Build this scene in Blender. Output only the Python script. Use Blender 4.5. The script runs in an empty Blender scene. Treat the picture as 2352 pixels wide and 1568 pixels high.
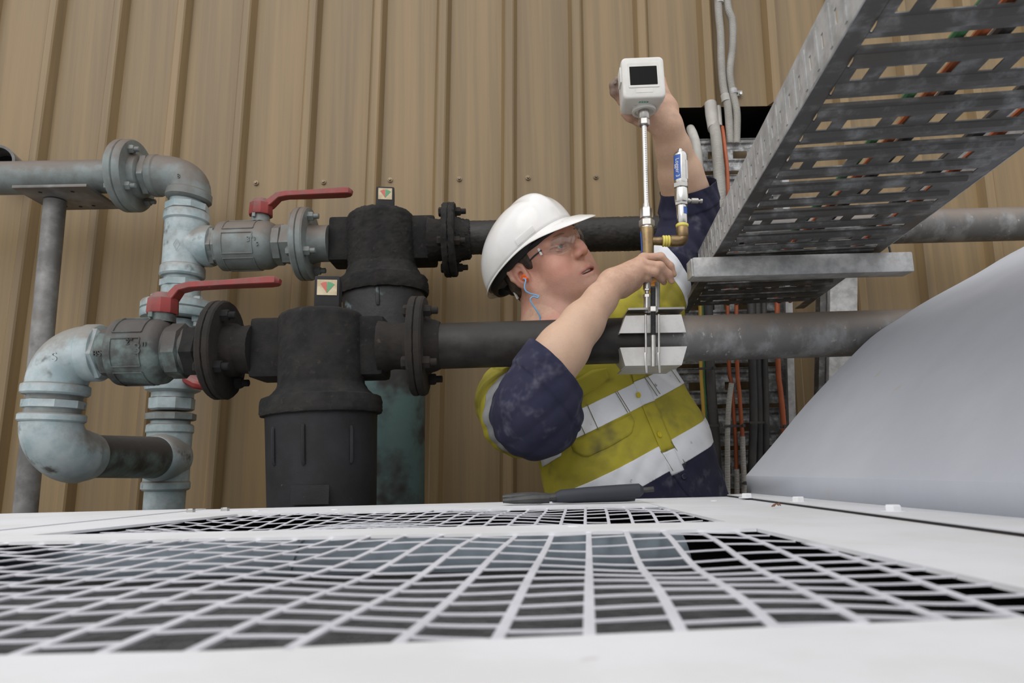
import bpy, bmesh, math, random
import numpy as np
from mathutils import Vector, Matrix
random.seed(7); RNG = np.random.default_rng(7)
SC = bpy.context.scene
# ---------------------------------------------------------------- camera
FPX = 1600.0; PITCH = math.atan(291 / 1600.0); ROLL = 0.02; CZ = 1.187; TOP = 1.130
FW = np.array([0, math.cos(PITCH), math.sin(PITCH)]); _U0 = np.array([0, -math.sin(PITCH), math.cos(PITCH)]); _R0 = np.array([1.0, 0, 0])
RT = math.cos(ROLL) * _R0 - math.sin(ROLL) * _U0
UP = math.sin(ROLL) * _R0 + math.cos(ROLL) * _U0
cam = bpy.data.objects.new('camera', bpy.data.cameras.new('camera')); SC.collection.objects.link(cam)
cam.matrix_world = Matrix(((RT[0], UP[0], -FW[0], 0), (RT[1], UP[1], -FW[1], 0), (RT[2], UP[2], -FW[2], CZ), (0, 0, 0, 1)))
cam.data.sensor_width = 36; cam.data.lens = FPX / 2352 * 36; cam.data.clip_start = 0.01
cam.data.dof.use_dof = True; cam.data.dof.focus_distance = 1.5; cam.data.dof.aperture_fstop = 11
SC.camera = cam
# ---------------------------------------------------------------- light
SC.view_settings.view_transform = 'Standard'; SC.view_settings.look = 'None'
SC.view_settings.exposure = 0.05; SC.view_settings.gamma = 1.0; SC.view_settings.use_curve_mapping = False
w = bpy.data.worlds.new('overcast_sky'); SC.world = w; w.use_nodes = True
nt = w.node_tree; nt.nodes.clear()
out = nt.nodes.new('ShaderNodeOutputWorld'); bg = nt.nodes.new('ShaderNodeBackground')
tc = nt.nodes.new('ShaderNodeTexCoord'); sep = nt.nodes.new('ShaderNodeSeparateXYZ')
nt.links.new(tc.outputs['Generated'], sep.inputs[0])
mr = nt.nodes.new('ShaderNodeMapRange'); mr.inputs[1].default_value = -0.25; mr.inputs[2].default_value = 0.9
nt.links.new(sep.outputs['Z'], mr.inputs[0])
rp = nt.nodes.new('ShaderNodeValToRGB'); nt.links.new(mr.outputs[0], rp.inputs[0])
rp.color_ramp.elements[0].position = 0.0; rp.color_ramp.elements[0].color = (0.16, 0.155, 0.15, 1)
rp.color_ramp.elements[1].position = 1.0; rp.color_ramp.elements[1].color = (1.30, 1.29, 1.30, 1)
e = rp.color_ramp.elements.new(0.24); e.color = (0.84, 0.83, 0.82, 1)
nt.links.new(rp.outputs[0], bg.inputs['Color']); bg.inputs['Strength'].default_value = 1.0
nt.links.new(bg.outputs[0], out.inputs[0])
def make_sun(name, direction, strength, angle, color):
    l = bpy.data.lights.new(name, 'SUN'); l.energy = strength; l.angle = math.radians(angle); l.color = color
    o = bpy.data.objects.new(name, l); SC.collection.objects.link(o); o.location = (0, -3, 5)
    o.rotation_euler = Vector(direction).to_track_quat('-Z', 'Y').to_euler(); return o
make_sun('hazy_sun', (0.30, 0.75, -0.62), 1.0, 50, (1.0, 0.985, 0.96))
# ---------------------------------------------------------------- helpers
def A(v): return np.asarray(v, float)
def unit(v): v = A(v); return v / np.linalg.norm(v)
def ray(px, py): return FW + (px - 1176.0) / FPX * RT - (py - 784.0) / FPX * UP
def P(px, py, Y):
    d = ray(px, py); return A([0, 0, CZ]) + d * (Y / d[1])
def Pz(px, py, z):
    d = ray(px, py); return A([0, 0, CZ]) + d * ((z - CZ) / d[2])
def zc(p): return float((A(p) - A([0, 0, CZ])) @ FW)
def SZ(px, p): return px * zc(p) / FPX        # a size in photo pixels -> metres at point p
def basis(d):
    d = unit(d); h = A([0, 0, 1]) if abs(d[2]) < 0.9 else A([0, 1, 0])
    x = unit(np.cross(h, d)); y = np.cross(d, x); return x, y, d
class MB:
    def __init__(s): s.v = []; s.f = []; s.m = []; s.n = 0
    def add(s, V, Fs, m=0):
        V = np.asarray(V, float).reshape(-1, 3); s.v.append(V)
        for f in Fs: s.f.append([i + s.n for i in f]); s.m.append(m)
        s.n += len(V); return s
    def lathe(s, p0, d, prof, n=40, rot=0.0, cap=True, m=0, fuzz=0.0, up=None):
        p0 = A(p0); x, y, z = basis(d)
        if up is not None:
            x = unit(A(up) - z * (A(up) @ z)); y = np.cross(z, x)
        pr = [(float(t), float(r)) for t, r in prof]
        if fuzz:
            q = []
            for (a, b), (c, e_) in zip(pr, pr[1:]):
                k = max(1, int(math.hypot(c - a, e_ - b) / 0.004))
                q += [(a + (c - a) * i / k, b + (e_ - b) * i / k) for i in range(k)]
            pr = q + [pr[-1]]; n = max(n, 96)
        ang = np.arange(n) * 2 * math.pi / n + rot; V = []
        ring = np.outer(np.cos(ang), x) + np.outer(np.sin(ang), y)
        for t, r in pr:
            if fuzz:
                rr = r + fuzz * (RNG.random(n) ** 2.5) * (1 if r > 0.004 else 0)
                V.append(p0 + z * t + ring * rr[:, None] + z * (RNG.random((n, 1)) - .5) * fuzz)
            else: V.append(p0 + z * t + ring * r)
        V = np.concatenate(V); Fs = []
        for i in range(len(pr) - 1):
            for j in range(n):
                k = (j + 1) % n; Fs.append((i * n + j, i * n + k, (i + 1) * n + k, (i + 1) * n + j))
        if cap:
            Fs.append(tuple(range(n - 1, -1, -1))); Fs.append(tuple((len(pr) - 1) * n + j for j in range(n)))
        return s.add(V, Fs, m)
    def seg(s, a, b, r, r2=None, n=24, m=0, cap=True, rot=0.0):
        a = A(a); b = A(b); L = np.linalg.norm(b - a)
        return s.lathe(a, b - a, [(0, r), (L, r if r2 is None else r2)], n, rot, cap, m)
    def tube(s, pts, r, n=16, m=0, cap=True, smooth=0):
        pts = [A(p) for p in pts]
        if smooth: pts = catmull(pts, smooth)
        R = list(r) if hasattr(r, '__len__') else [r] * len(pts)
        if len(R) != len(pts): R = list(np.interp(np.linspace(0, 1, len(pts)), np.linspace(0, 1, len(R)), R))
        T = [unit((pts[min(i + 1, len(pts) - 1)] - pts[max(i - 1, 0)])) for i in range(len(pts))]
        x = basis(T[0])[0]; V = []; ang = np.arange(n) * 2 * math.pi / n
        for i, p in enumerate(pts):
            x = unit(x - T[i] * (x @ T[i])); y = np.cross(T[i], x)
            V.append(p + R[i] * (np.outer(np.cos(ang), x) + np.outer(np.sin(ang), y)))
        V = np.concatenate(V); Fs = []
        for i in range(len(pts) - 1):
            for j in range(n):
                k = (j + 1) % n; Fs.append((i * n + j, i * n + k, (i + 1) * n + k, (i + 1) * n + j))
        if cap:
            Fs.append(tuple(range(n - 1, -1, -1))); Fs.append(tuple((len(pts) - 1) * n + j for j in range(n)))
        return s.add(V, Fs, m)
    def box(s, c, sz, ax=None, m=0, bev=0.0):
        c = A(c); ax = np.eye(3) if ax is None else np.array([unit(a) for a in ax]); h = A(sz) / 2
        if bev <= 0:
            V = [c + (sx * h[0]) * ax[0] + (sy * h[1]) * ax[1] + (sz_ * h[2]) * ax[2] for sx in (-1, 1) for sy in (-1, 1) for sz_ in (-1, 1)]
            return s.add(V, [(0, 1, 3, 2), (4, 6, 7, 5), (0, 4, 5, 1), (2, 3, 7, 6), (0, 2, 6, 4), (1, 5, 7, 3)], m)
        bm = bmesh.new(); bmesh.ops.create_cube(bm, size=1.0)
        for v in bm.verts: v.co = Vector((v.co.x * sz[0], v.co.y * sz[1], v.co.z * sz[2]))
        bmesh.ops.bevel(bm, geom=list(bm.edges), offset=bev, segments=2, affect='EDGES', profile=0.6)
        bm.verts.index_update(); V = [c + v.co.x * ax[0] + v.co.y * ax[1] + v.co.z * ax[2] for v in bm.verts]
        Fs = [[v.index for v in f.verts] for f in bm.faces]; bm.free(); return s.add(V, Fs, m)
    def prism(s, pts, ext, m=0):      # closed planar outline pushed along ext
        a = np.array([A(p) for p in pts]); n = len(a); b = a + A(ext)
        Fs = [tuple(range(n - 1, -1, -1)), tuple(range(n, 2 * n))] + [(i, (i + 1) % n, n + (i + 1) % n, n + i) for i in range(n)]
        return s.add(np.concatenate([a, b]), Fs, m)
    def obj(s, name, mats, parent=None, label=None, smooth=35):
        V = np.concatenate(s.v); off = np.zeros(3); q = parent
        while q is not None: off = off + A(q.location); q = q.parent
        me = bpy.data.meshes.new(name); me.from_pydata((V - off).tolist(), [], s.f)
        mats = mats if isinstance(mats, (list, tuple)) else [mats]
        for mm in mats: me.materials.append(mm)
        me.polygons.foreach_set('material_index', s.m)
        bm = bmesh.new(); bm.from_mesh(me); bmesh.ops.recalc_face_normals(bm, faces=bm.faces); bm.to_mesh(me); bm.free()
        me.polygons.foreach_set('use_smooth', [bool(smooth)] * len(me.polygons))
        if smooth: me.set_sharp_from_angle(angle=math.radians(smooth))
        o = bpy.data.objects.new(name, me); SC.collection.objects.link(o)
        if parent is not None: o.parent = parent
        if label: o['label'] = label
        return o
def catmull(pts, k):
    p = [A(q) for q in pts]; p = [2 * p[0] - p[1]] + p + [2 * p[-1] - p[-2]]; o = []
    for i in range(1, len(p) - 2):
        for j in range(k):
            t = j / k; a, b, c, d = p[i - 1:i + 3]
            o.append(0.5 * (2 * b + (c - a) * t + (2 * a - 5 * b + 4 * c - d) * t * t + (3 * b - a - 3 * c + d) * t ** 3))
    return o + [p[-2]]
def thing(name, label, cat, loc, group=None):
    o = bpy.data.objects.new(name, None); SC.collection.objects.link(o); o.location = tuple(A(loc)); o.empty_display_size = 0.05
    o['label'] = label; o['category'] = cat
    if group: o['group'] = group
    return o
def tag(o, label, cat, group=None):
    o['label'] = label; o['category'] = cat
    if group: o['group'] = group
    return o
def struct(o): o['kind'] = 'structure'; return o
def bool_diff(o, cutter_mb):
    c = cutter_mb.obj('cutter', MAT['black'], o); bpy.context.view_layer.update()
    md = o.modifiers.new('cut', 'BOOLEAN'); md.operation = 'DIFFERENCE'; md.solver = 'EXACT'; md.object = c
    dg = bpy.context.evaluated_depsgraph_get(); me = bpy.data.meshes.new_from_object(o.evaluated_get(dg))
    o.modifiers.clear(); old = o.data; o.data = me; me.name = old.name; cd = c.data
    bpy.data.objects.remove(c); bpy.data.meshes.remove(cd); bpy.data.meshes.remove(old); return o
def bolt(parent, p, d, r, hh, shank=0.0, sr=None, mat=None, label=None, rot=0.3):
    b = MB(); b.lathe(p, d, [(0, r), (hh * .8, r), (hh, r * .86)], 6, rot)
    if shank: b.lathe(A(p) + unit(d) * hh * .9, d, [(0, sr or r * .55), (shank * .93, sr or r * .55), (shank, (sr or r * .55) * .8)], 14)
    return b.obj('bolt', mat, parent, label, 30)
def text_obj(name, body, size, origin, xdir, ydir, mat, parent, depth=0.0006, align='CENTER'):
    cu = bpy.data.curves.new(name, 'FONT'); cu.body = body; cu.size = size; cu.extrude = depth; cu.align_x = align; cu.align_y = 'CENTER'
    t = bpy.data.objects.new(name, cu); SC.collection.objects.link(t); bpy.context.view_layer.update()
    me = bpy.data.meshes.new_from_object(t.evaluated_get(bpy.context.evaluated_depsgraph_get()))
    bpy.data.objects.remove(t); bpy.data.curves.remove(cu)
    x = unit(xdir); y = unit(A(ydir) - x * (A(ydir) @ x)); z = np.cross(x, y)
    m = MB(); V = np.array([v.co[:] for v in me.vertices])
    m.add(A(origin) + V[:, :1] * x + V[:, 1:2] * y + V[:, 2:3] * z, [list(p.vertices) for p in me.polygons])
    bpy.data.meshes.remove(me); return m.obj(name, mat, parent, None, 0)
# ---------------------------------------------------------------- materials
MAT = {}
def mat(name, c1, c2=None, rough=0.6, metal=0.0, scale=12, detail=6, stretch=(1, 1, 1), lo=0.35, hi=0.65, bump=0.0, bscale=None,
        dust=None, dust_amt=0.6, spots=None, spot_scale=40, spot_lo=0.62, spot_hi=0.7, trans=0.0, coat=0.0, sss=0.0, rough2=None, attr=None, spec=None):
    m = bpy.data.materials.new(name); m.use_nodes = True; n = m.node_tree; b = n.nodes['Principled BSDF']; L = n.links.new
    b.inputs['Roughness'].default_value = rough; b.inputs['Metallic'].default_value = metal
    if trans: b.inputs['Transmission Weight'].default_value = trans
    if spec is not None: b.inputs['Specular IOR Level'].default_value = spec
    if coat: b.inputs['Coat Weight'].default_value = coat; b.inputs['Coat Roughness'].default_value = 0.12
    if sss:
        b.inputs['Subsurface Weight'].default_value = sss; b.inputs['Subsurface Radius'].default_value = (0.012, 0.005, 0.003); b.inputs['Subsurface Scale'].default_value = 0.5
    tcn = n.nodes.new('ShaderNodeTexCoord'); mp = n.nodes.new('ShaderNodeMapping'); mp.inputs['Scale'].default_value = stretch
    L(tcn.outputs['Object'], mp.inputs[0])
    col = None
    def noise(sc, det=detail, vec=mp):
        q = n.nodes.new('ShaderNodeTexNoise'); q.inputs['Scale'].default_value = sc; q.inputs['Detail'].default_value = det
        q.inputs['Roughness'].default_value = 0.62; L(vec.outputs[0], q.inputs['Vector']); return q.outputs['Fac']
    def ramp(fac, lo, hi):
        q = n.nodes.new('ShaderNodeMapRange'); q.interpolation_type = 'SMOOTHSTEP'; q.inputs[1].default_value = lo; q.inputs[2].default_value = hi; L(fac, q.inputs[0]); return q.outputs[0]
    def mix(fac, a, c):
        q = n.nodes.new('ShaderNodeMix'); q.data_type = 'RGBA'
        if fac is not None: L(fac, q.inputs[0])
        for v, s_ in ((a, 6), (c, 7)):
            if isinstance(v, tuple): q.inputs[s_].default_value = (*v, 1)
            else: L(v, q.inputs[s_])
        return q.outputs[2]
    def math_(op, a, v):
        q = n.nodes.new('ShaderNodeMath'); q.operation = op
        for i, t in enumerate((a, v)):
            if isinstance(t, (int, float)): q.inputs[i].default_value = t
            else: L(t, q.inputs[i])
        return q.outputs[0]
    col = c1
    if c2 is not None: col = mix(ramp(noise(scale), lo, hi), c1, c2)
    if spots is not None: col = mix(ramp(noise(spot_scale, 3), spot_lo, spot_hi), col, spots)
    if dust is not None:
        g = n.nodes.new('ShaderNodeNewGeometry'); sp = n.nodes.new('ShaderNodeSeparateXYZ'); L(g.outputs['Normal'], sp.inputs[0])
        f = math_('ADD', sp.outputs['Z'], math_('MULTIPLY', math_('SUBTRACT', noise(scale * 1.7), 0.5), 1.4))
        f = math_('MULTIPLY', ramp(f, -0.15, 0.6), dust_amt); col = mix(f, col, dust)
    if attr:
        for an, ac in attr:
            at = n.nodes.new('ShaderNodeAttribute'); at.attribute_name = an; col = mix(at.outputs['Fac'], col, ac)
    if isinstance(col, tuple): b.inputs['Base Color'].default_value = (*col, 1)
    else: L(col, b.inputs['Base Color'])
    if rough2 is not None:
        q = n.nodes.new('ShaderNodeMapRange'); q.inputs[1].default_value = .3; q.inputs[2].default_value = .7; q.inputs[3].default_value = rough; q.inputs[4].default_value = rough2
        L(noise(scale * 1.3), q.inputs[0]); L(q.outputs[0], b.inputs['Roughness'])
    if bump:
        bn = n.nodes.new('ShaderNodeBump'); bn.inputs['Strength'].default_value = bump; bn.inputs['Distance'].default_value = 0.004
        L(noise(bscale or scale * 6, 4), bn.inputs['Height']); L(bn.outputs[0], b.inputs['Normal'])
    MAT[name] = m; return m
BROWN = (0.22, 0.17, 0.13)
mat('black', (0.01, 0.01, 0.01), rough=0.8)
mat('sheet', (0.285, 0.195, 0.092), (0.19, 0.134, 0.07), rough=0.5, scale=24, stretch=(1, 1, 0.022), lo=0.28, hi=0.72, spots=(0.48, 0.44, 0.38), spot_scale=160, spot_lo=0.74, spot_hi=0.78)
mat('sheet_screw', (0.33, 0.25, 0.16), (0.2, 0.15, 0.1), rough=0.5, metal=0.3)
mat('concrete', (0.22, 0.21, 0.2), (0.3, 0.29, 0.27), rough=0.9, scale=3, bump=0.3)
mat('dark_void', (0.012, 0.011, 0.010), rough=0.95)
mat('grey_pipe', (0.21, 0.25, 0.248), (0.15, 0.165, 0.16), rough=0.5, scale=14, dust=(0.135, 0.108, 0.088), dust_amt=0.92, bump=0.12, spots=(0.12, 0.10, 0.085), spot_scale=18, spot_lo=.6, spot_hi=.8)
mat('teal_pipe', (0.28, 0.37, 0.395), (0.43, 0.50, 0.525), rough=0.48, scale=16, dust=(0.19, 0.165, 0.14), dust_amt=0.85, spots=(0.085, 0.09, 0.085), spot_scale=20, spot_lo=0.58, spot_hi=0.74, bump=0.15)
mat('teal_soot', (0.16, 0.22, 0.21), (0.05, 0.052, 0.05), rough=0.6, scale=11, lo=0.35, hi=0.6, dust=(0.06, 0.05, 0.045), dust_amt=0.9, bump=0.25)
mat('dark_pipe', (0.016, 0.0145, 0.0135), (0.042, 0.039, 0.036), spec=.35, rough=0.5, scale=12, dust=(0.02, 0.018, 0.016), dust_amt=0.8, bump=0.1)
mat('soot', (0.012, 0.0115, 0.0115), (0.026, 0.025, 0.024), spec=.35, rough=0.85, scale=22, spots=(0.05, 0.042, 0.035), spot_scale=70, spot_lo=0.6, spot_hi=0.8, bump=0.55, bscale=900)
mat('soot_smooth', (0.019, 0.019, 0.023), (0.012, 0.012, 0.013), spec=.3, rough=0.6, scale=14, spots=(0.12, 0.13, 0.14), spot_scale=60, spot_lo=0.72, spot_hi=0.8, bump=0.15, bscale=600)
mat('soot_brown', (0.028, 0.0225, 0.019), (0.017, 0.016, 0.015), spec=.35, rough=0.85, scale=16, spots=(0.12, 0.095, 0.06), spot_scale=25, spot_lo=0.66, spot_hi=0.8, bump=0.4, bscale=700)
mat('bowl_teal', (0.085, 0.15, 0.145), (0.055, 0.07, 0.068), rough=0.55, scale=9, lo=0.4, hi=0.62, spots=(0.028, 0.026, 0.026), spot_scale=8, spot_lo=0.5, spot_hi=0.62, bump=0.2)
mat('bowl_soot', (0.028, 0.028, 0.03), (0.016, 0.016, 0.017), rough=0.5, scale=12, spots=(0.13, 0.17, 0.18), spot_scale=18, spot_lo=.58, spot_hi=.72, bump=.2)
mat('red_paint', (0.30, 0.035, 0.032), (0.20, 0.045, 0.04), rough=0.5, scale=30, dust=(0.17, 0.11, 0.10), dust_amt=0.75, spots=(0.45, 0.40, 0.38), spot_scale=45, spot_lo=0.72, spot_hi=0.76, bump=0.1)
mat('dial_face', (0.62, 0.53, 0.36), (0.45, 0.36, 0.22), rough=0.45, scale=50)
mat('dial_red', (0.52, 0.13, 0.10), rough=0.5); mat('dial_green', (0.10, 0.30, 0.15), rough=0.5)
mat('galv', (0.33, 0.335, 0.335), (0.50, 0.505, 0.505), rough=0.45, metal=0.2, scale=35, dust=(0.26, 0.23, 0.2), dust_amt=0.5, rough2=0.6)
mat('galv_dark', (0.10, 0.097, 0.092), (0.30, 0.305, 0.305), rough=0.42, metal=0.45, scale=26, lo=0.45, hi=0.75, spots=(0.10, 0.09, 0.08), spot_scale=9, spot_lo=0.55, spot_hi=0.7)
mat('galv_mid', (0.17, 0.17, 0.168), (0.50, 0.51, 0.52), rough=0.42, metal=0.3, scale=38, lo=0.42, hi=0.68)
mat('galv_pipe', (0.15, 0.148, 0.146), (0.31, 0.315, 0.32), rough=0.5, metal=0.25, scale=18, lo=0.45, hi=0.7, stretch=(1, 1, 0.6), dust=(0.20, 0.165, 0.14), dust_amt=0.9, spots=(0.42, 0.42, 0.41), spot_scale=80, spot_lo=0.64, spot_hi=0.74)
mat('post_steel', (0.13, 0.127, 0.124), (0.29, 0.288, 0.285), rough=0.5, metal=0.3, scale=10, spots=(0.16, 0.15, 0.14), spot_scale=7, spot_lo=0.5, spot_hi=0.7)
mat('cover_paint', (0.79, 0.805, 0.845), (0.72, 0.725, 0.735), rough=0.5, scale=7, bump=0.05, spots=(0.5, 0.46, 0.42), spot_scale=30, spot_lo=0.72, spot_hi=0.8)
mat('grille_paint', (0.66, 0.67, 0.725), (0.58, 0.59, 0.64), rough=0.5, scale=20)
mat('hood_paint', (0.47, 0.495, 0.55), (0.51, 0.535, 0.59), rough=0.55, scale=6, spots=(0.5, 0.49, 0.47), spot_scale=14, spot_lo=0.68, spot_hi=0.76, stretch=(1, 1, .5))
mat('foam', (0.05, 0.05, 0.054), (0.085, 0.085, 0.09), rough=0.95, scale=60, bump=1.0, bscale=220)
mat('duct_blue', (0.16, 0.20, 0.235), (0.10, 0.125, 0.15), rough=0.45, metal=0.2, scale=9)
mat('plastic_white', (0.70, 0.69, 0.66), (0.64, 0.63, 0.6), rough=0.45, scale=20, spots=(0.5, 0.45, 0.4), spot_scale=60, spot_lo=0.72, spot_hi=0.8)
mat('screen', (0.004, 0.004, 0.004), rough=0.3, spec=.12)
mat('chrome', (0.66, 0.65, 0.63), (0.58, 0.57, 0.55), rough=0.2, metal=1.0, scale=30)
mat('steel', (0.55, 0.54, 0.52), (0.45, 0.44, 0.42), rough=0.33, metal=0.9, scale=30)
mat('steel_white', (0.62, 0.61, 0.60), (0.52, 0.51, 0.49), rough=0.5, metal=0.15, scale=25, bump=0.06)
mat('brass', (0.30, 0.215, 0.11), (0.22, 0.15, 0.08), rough=0.36, metal=0.85, scale=40)
mat('tape_yellow', (0.75, 0.66, 0.16), (0.68, 0.58, 0.12), rough=0.6, scale=60)
mat('label_blue', (0.03, 0.10, 0.38), rough=0.45); mat('label_white', (0.72, 0.72, 0.72), rough=0.5); mat('label_green', (0.12, 0.35, 0.25), rough=0.5)
mat('orange', (0.62, 0.26, 0.03), rough=0.45)
mat('cable_orange', (0.42, 0.10, 0.03), (0.34, 0.085, 0.03), rough=0.5, scale=20); mat('cable_yellow', (0.52, 0.33, 0.05), rough=0.5); mat('cable_green', (0.05, 0.17, 0.07), rough=0.5)
mat('cable_black', (0.035, 0.035, 0.036), (0.06, 0.058, 0.055), rough=0.6, scale=15)
mat('conduit', (0.46, 0.45, 0.42), (0.38, 0.36, 0.33), rough=0.5, scale=14, spots=(0.2, 0.16, 0.13), spot_scale=9, spot_lo=0.68, spot_hi=0.8)
mat('tool_steel', (0.03, 0.03, 0.032), (0.055, 0.055, 0.055), rough=0.45, metal=0.3, scale=40); mat('tool_grip', (0.022, 0.026, 0.036), rough=0.65)
mat('rust', (0.25, 0.10, 0.05), (0.16, 0.08, 0.05), rough=0.9, scale=60)
# ---------------------------------------------------------------- setting
YW = 2.02
def rib_x(xi, y): return 1190 + (xi - 1190) * (y + 7970) / 7970
ribs0 = [-322, -174, -26, 122, 268, 412, 560, 709, 857, 1004, 1153, 1304, 1452, 1598, 1745, 1892, 2040, 2188, 2336, 2484, 2632, 2780]
def wall_line(xi):
    a = P(rib_x(xi, 0), 0, YW); b = P(rib_x(xi, 1150), 1150, YW)
    return lambda z: b + (a - b) * ((z - b[2]) / (a[2] - b[2]))
zt = P(1640, 246, YW)[2]; zb = P(1640, 340, YW)[2]
ox0 = P(1556, 246, YW)[0] - 0.02; ox1 = P(1768, 246, YW)[0]
lev = [0.0, zb, zt, 4.2]
prof = [(0, 0), (0.011, 0.027), (0.015, 0.030), (0.033, 0.030), (0.037, 0.027), (0.048, 0), (0.125, 0)]
cols = []
for xi in ribs0:
    L = wall_line(xi)
    for dx, dp in prof: cols.append([L(z) + A([dx, -dp, 0]) for z in lev])
wb = MB(); nC = len(cols); V = [p for c in cols for p in c]; Fs = []
for i in range(nC - 1):
    for j in range(3):
        if j == 1:
            x = cols[i][2][0] * .5 + cols[i + 1][2][0] * .5
            if ox0 < x < ox1: continue
        Fs.append((i * 4 + j, (i + 1) * 4 + j, (i + 1) * 4 + j + 1, i * 4 + j + 1))
for r_ in range(len(ribs0)):
    k = r_ * len(prof)
    if ox0 - .06 < cols[k][2][0] < ox1 + .02: Fs.append(tuple((k + j) * 4 + 2 for j in range(6)))
wb.add(V, Fs); wall = struct(wb.obj('wall_back', MAT['sheet'], None, None, 0))
md = wall.modifiers.new('thickness', 'SOLIDIFY'); md.thickness = 0.0012; md.offset = -1
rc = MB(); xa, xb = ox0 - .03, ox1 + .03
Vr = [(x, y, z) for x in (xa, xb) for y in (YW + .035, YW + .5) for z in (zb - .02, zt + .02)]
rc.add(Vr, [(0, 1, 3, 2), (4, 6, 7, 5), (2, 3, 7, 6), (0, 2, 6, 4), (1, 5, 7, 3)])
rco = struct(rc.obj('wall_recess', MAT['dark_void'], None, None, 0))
fl = MB(); fl.box((0.3, 0.2, -0.05), (9, 7, 0.1)); struct(fl.obj('floor', MAT['concrete'], None, None, 0))
for i, (px, py) in enumerate([(588, 420), (743, 418), (896, 413), (1055, 411), (1213, 408), (1369, 406)]):
    p = P(px, py, YW - .004); s = MB()
    s.lathe(p, (0, -1, 0), [(0, .0078), (.0015, .0075), (.002, .0055)], 20); s.lathe(p + A([0, -.002, 0]), (0, -1, 0), [(0, .0046), (.004, .0044), (.005, .0036)], 6)
    tag(s.obj('wall_screw', MAT['sheet_screw']), ['hex head screw in the tan wall above the upper red lever pivot', 'hex head screw in the tan wall above the tip of the upper red lever', 'hex head screw in the tan wall directly above the rear black filter gauge',
        'hex head screw in the tan wall between rear filter flange and white helmet', 'hex head screw in the tan wall above the crown of the white helmet', 'hex head screw in the tan wall left of the vertical probe rod'][i], 'screw', 'hex screws in a row across the tan wall')
# ---------------------------------------------------------------- pipe work helpers
class Run:      # a straight run at constant photo depth; stations given by photo pixel along it, radii in photo pixels
    def __init__(s, a, b, Ya, Yb=None):
        s.a = A(a); s.b = A(b); s.p = P(*a, Ya); s.q = P(*b, Ya if Yb is None else Yb); s.d = unit(s.q - s.p); s.h = 0 if abs(s.a[0] - s.b[0]) > abs(s.a[1] - s.b[1]) else 1
        s.Y = Ya
    def t(s, v):
        k = (v - s.a[s.h]) / (s.b[s.h] - s.a[s.h]); L = np.linalg.norm(s.q - s.p)
        za, zb_ = zc(s.p), zc(s.q); k2 = k * za / (zb_ + k * (za - zb_)); return k2 * L
    def pt(s, v): return s.p + s.d * s.t(v)
    def r(s, px, v): return SZ(px, s.pt(v))
    def prof(s, st): return [(s.t(v) - s.t(st[0][0]), s.r(r_, v)) for v, r_ in st]
    def lathe(s, mb, st, n=40, rot=0, fuzz=0, **k): return mb.lathe(s.pt(st[0][0]), s.d, s.prof(st), n, rot, fuzz=fuzz, **k)
def hexnut(run, name, v0, v1, rpx, m, parent, label=None, n=6, rot=0.2, fuzz=0):
    b = MB(); e = (v1 - v0) * .12; run.lathe(b, [(v0, rpx * .9), (v0 + e, rpx * 1.02), (v1 - e, rpx * 1.02), (v1, rpx * .9)], n, rot); return b.obj(name, m, parent, label, 25)
def elbow(p0, d0, p1, d1, r, k=14):      # bezier bend from p0 leaving along d0 to p1 arriving along d1
    p0 = A(p0); p1 = A(p1); L = np.linalg.norm(p1 - p0) * 0.56 / 1.414 * 1.38
    c0 = p0 + unit(d0) * L * .74; c1 = p1 - unit(d1) * L * .74; ts = np.linspace(0, 1, k)
    return [(1 - t) ** 3 * p0 + 3 * (1 - t) ** 2 * t * c0 + 3 * (1 - t) * t * t * c1 + t ** 3 * p1 for t in ts]
def pcyl(run, v0, v1, r0, r1=None, n=40): 
    return run.lathe(MB(), [(v0, r0), (v1, r0 if r1 is None else r1)], n)
def flange(run, v0, v1, rpx, m, parent, side=1, bolts=4, bm=None, fuzz=0, phase=0.6, label=None, both=True, mat_b=None, boltr=11):
    """two bolted discs between stations v0..v1 with a groove, bolts through"""
    b = MB(); mid = (v0 + v1) / 2; g = (v1 - v0) * .06
    run.lathe(b, [(v0, rpx * .3), (v0, rpx * .97), (v0 + g * 2, rpx), (mid - g, rpx), (mid, rpx * .965), (mid + g, rpx), (v1 - g * 2, rpx), (v1, rpx * .97), (v1, rpx * .3)], 64, 0, fuzz)
    f = b.obj('flange', m, parent, label, 30)
    x, y, z = basis(run.d)
    for i in range(bolts):
        a = phase + i * 2 * math.pi / bolts; off = (x * math.cos(a) + y * math.sin(a)) * run.r(rpx * .76, mid)
        rr = run.r(boltr, mid)
        bolt(f, run.pt(v1) + off, run.d, rr, rr * 1.15, rr * 1.2, rr * .58, mat_b or m)
        if both: bolt(f, run.pt(v0) + off, -run.d, rr, rr * 0.9, 0, None, mat_b or m)
    return f
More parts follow.
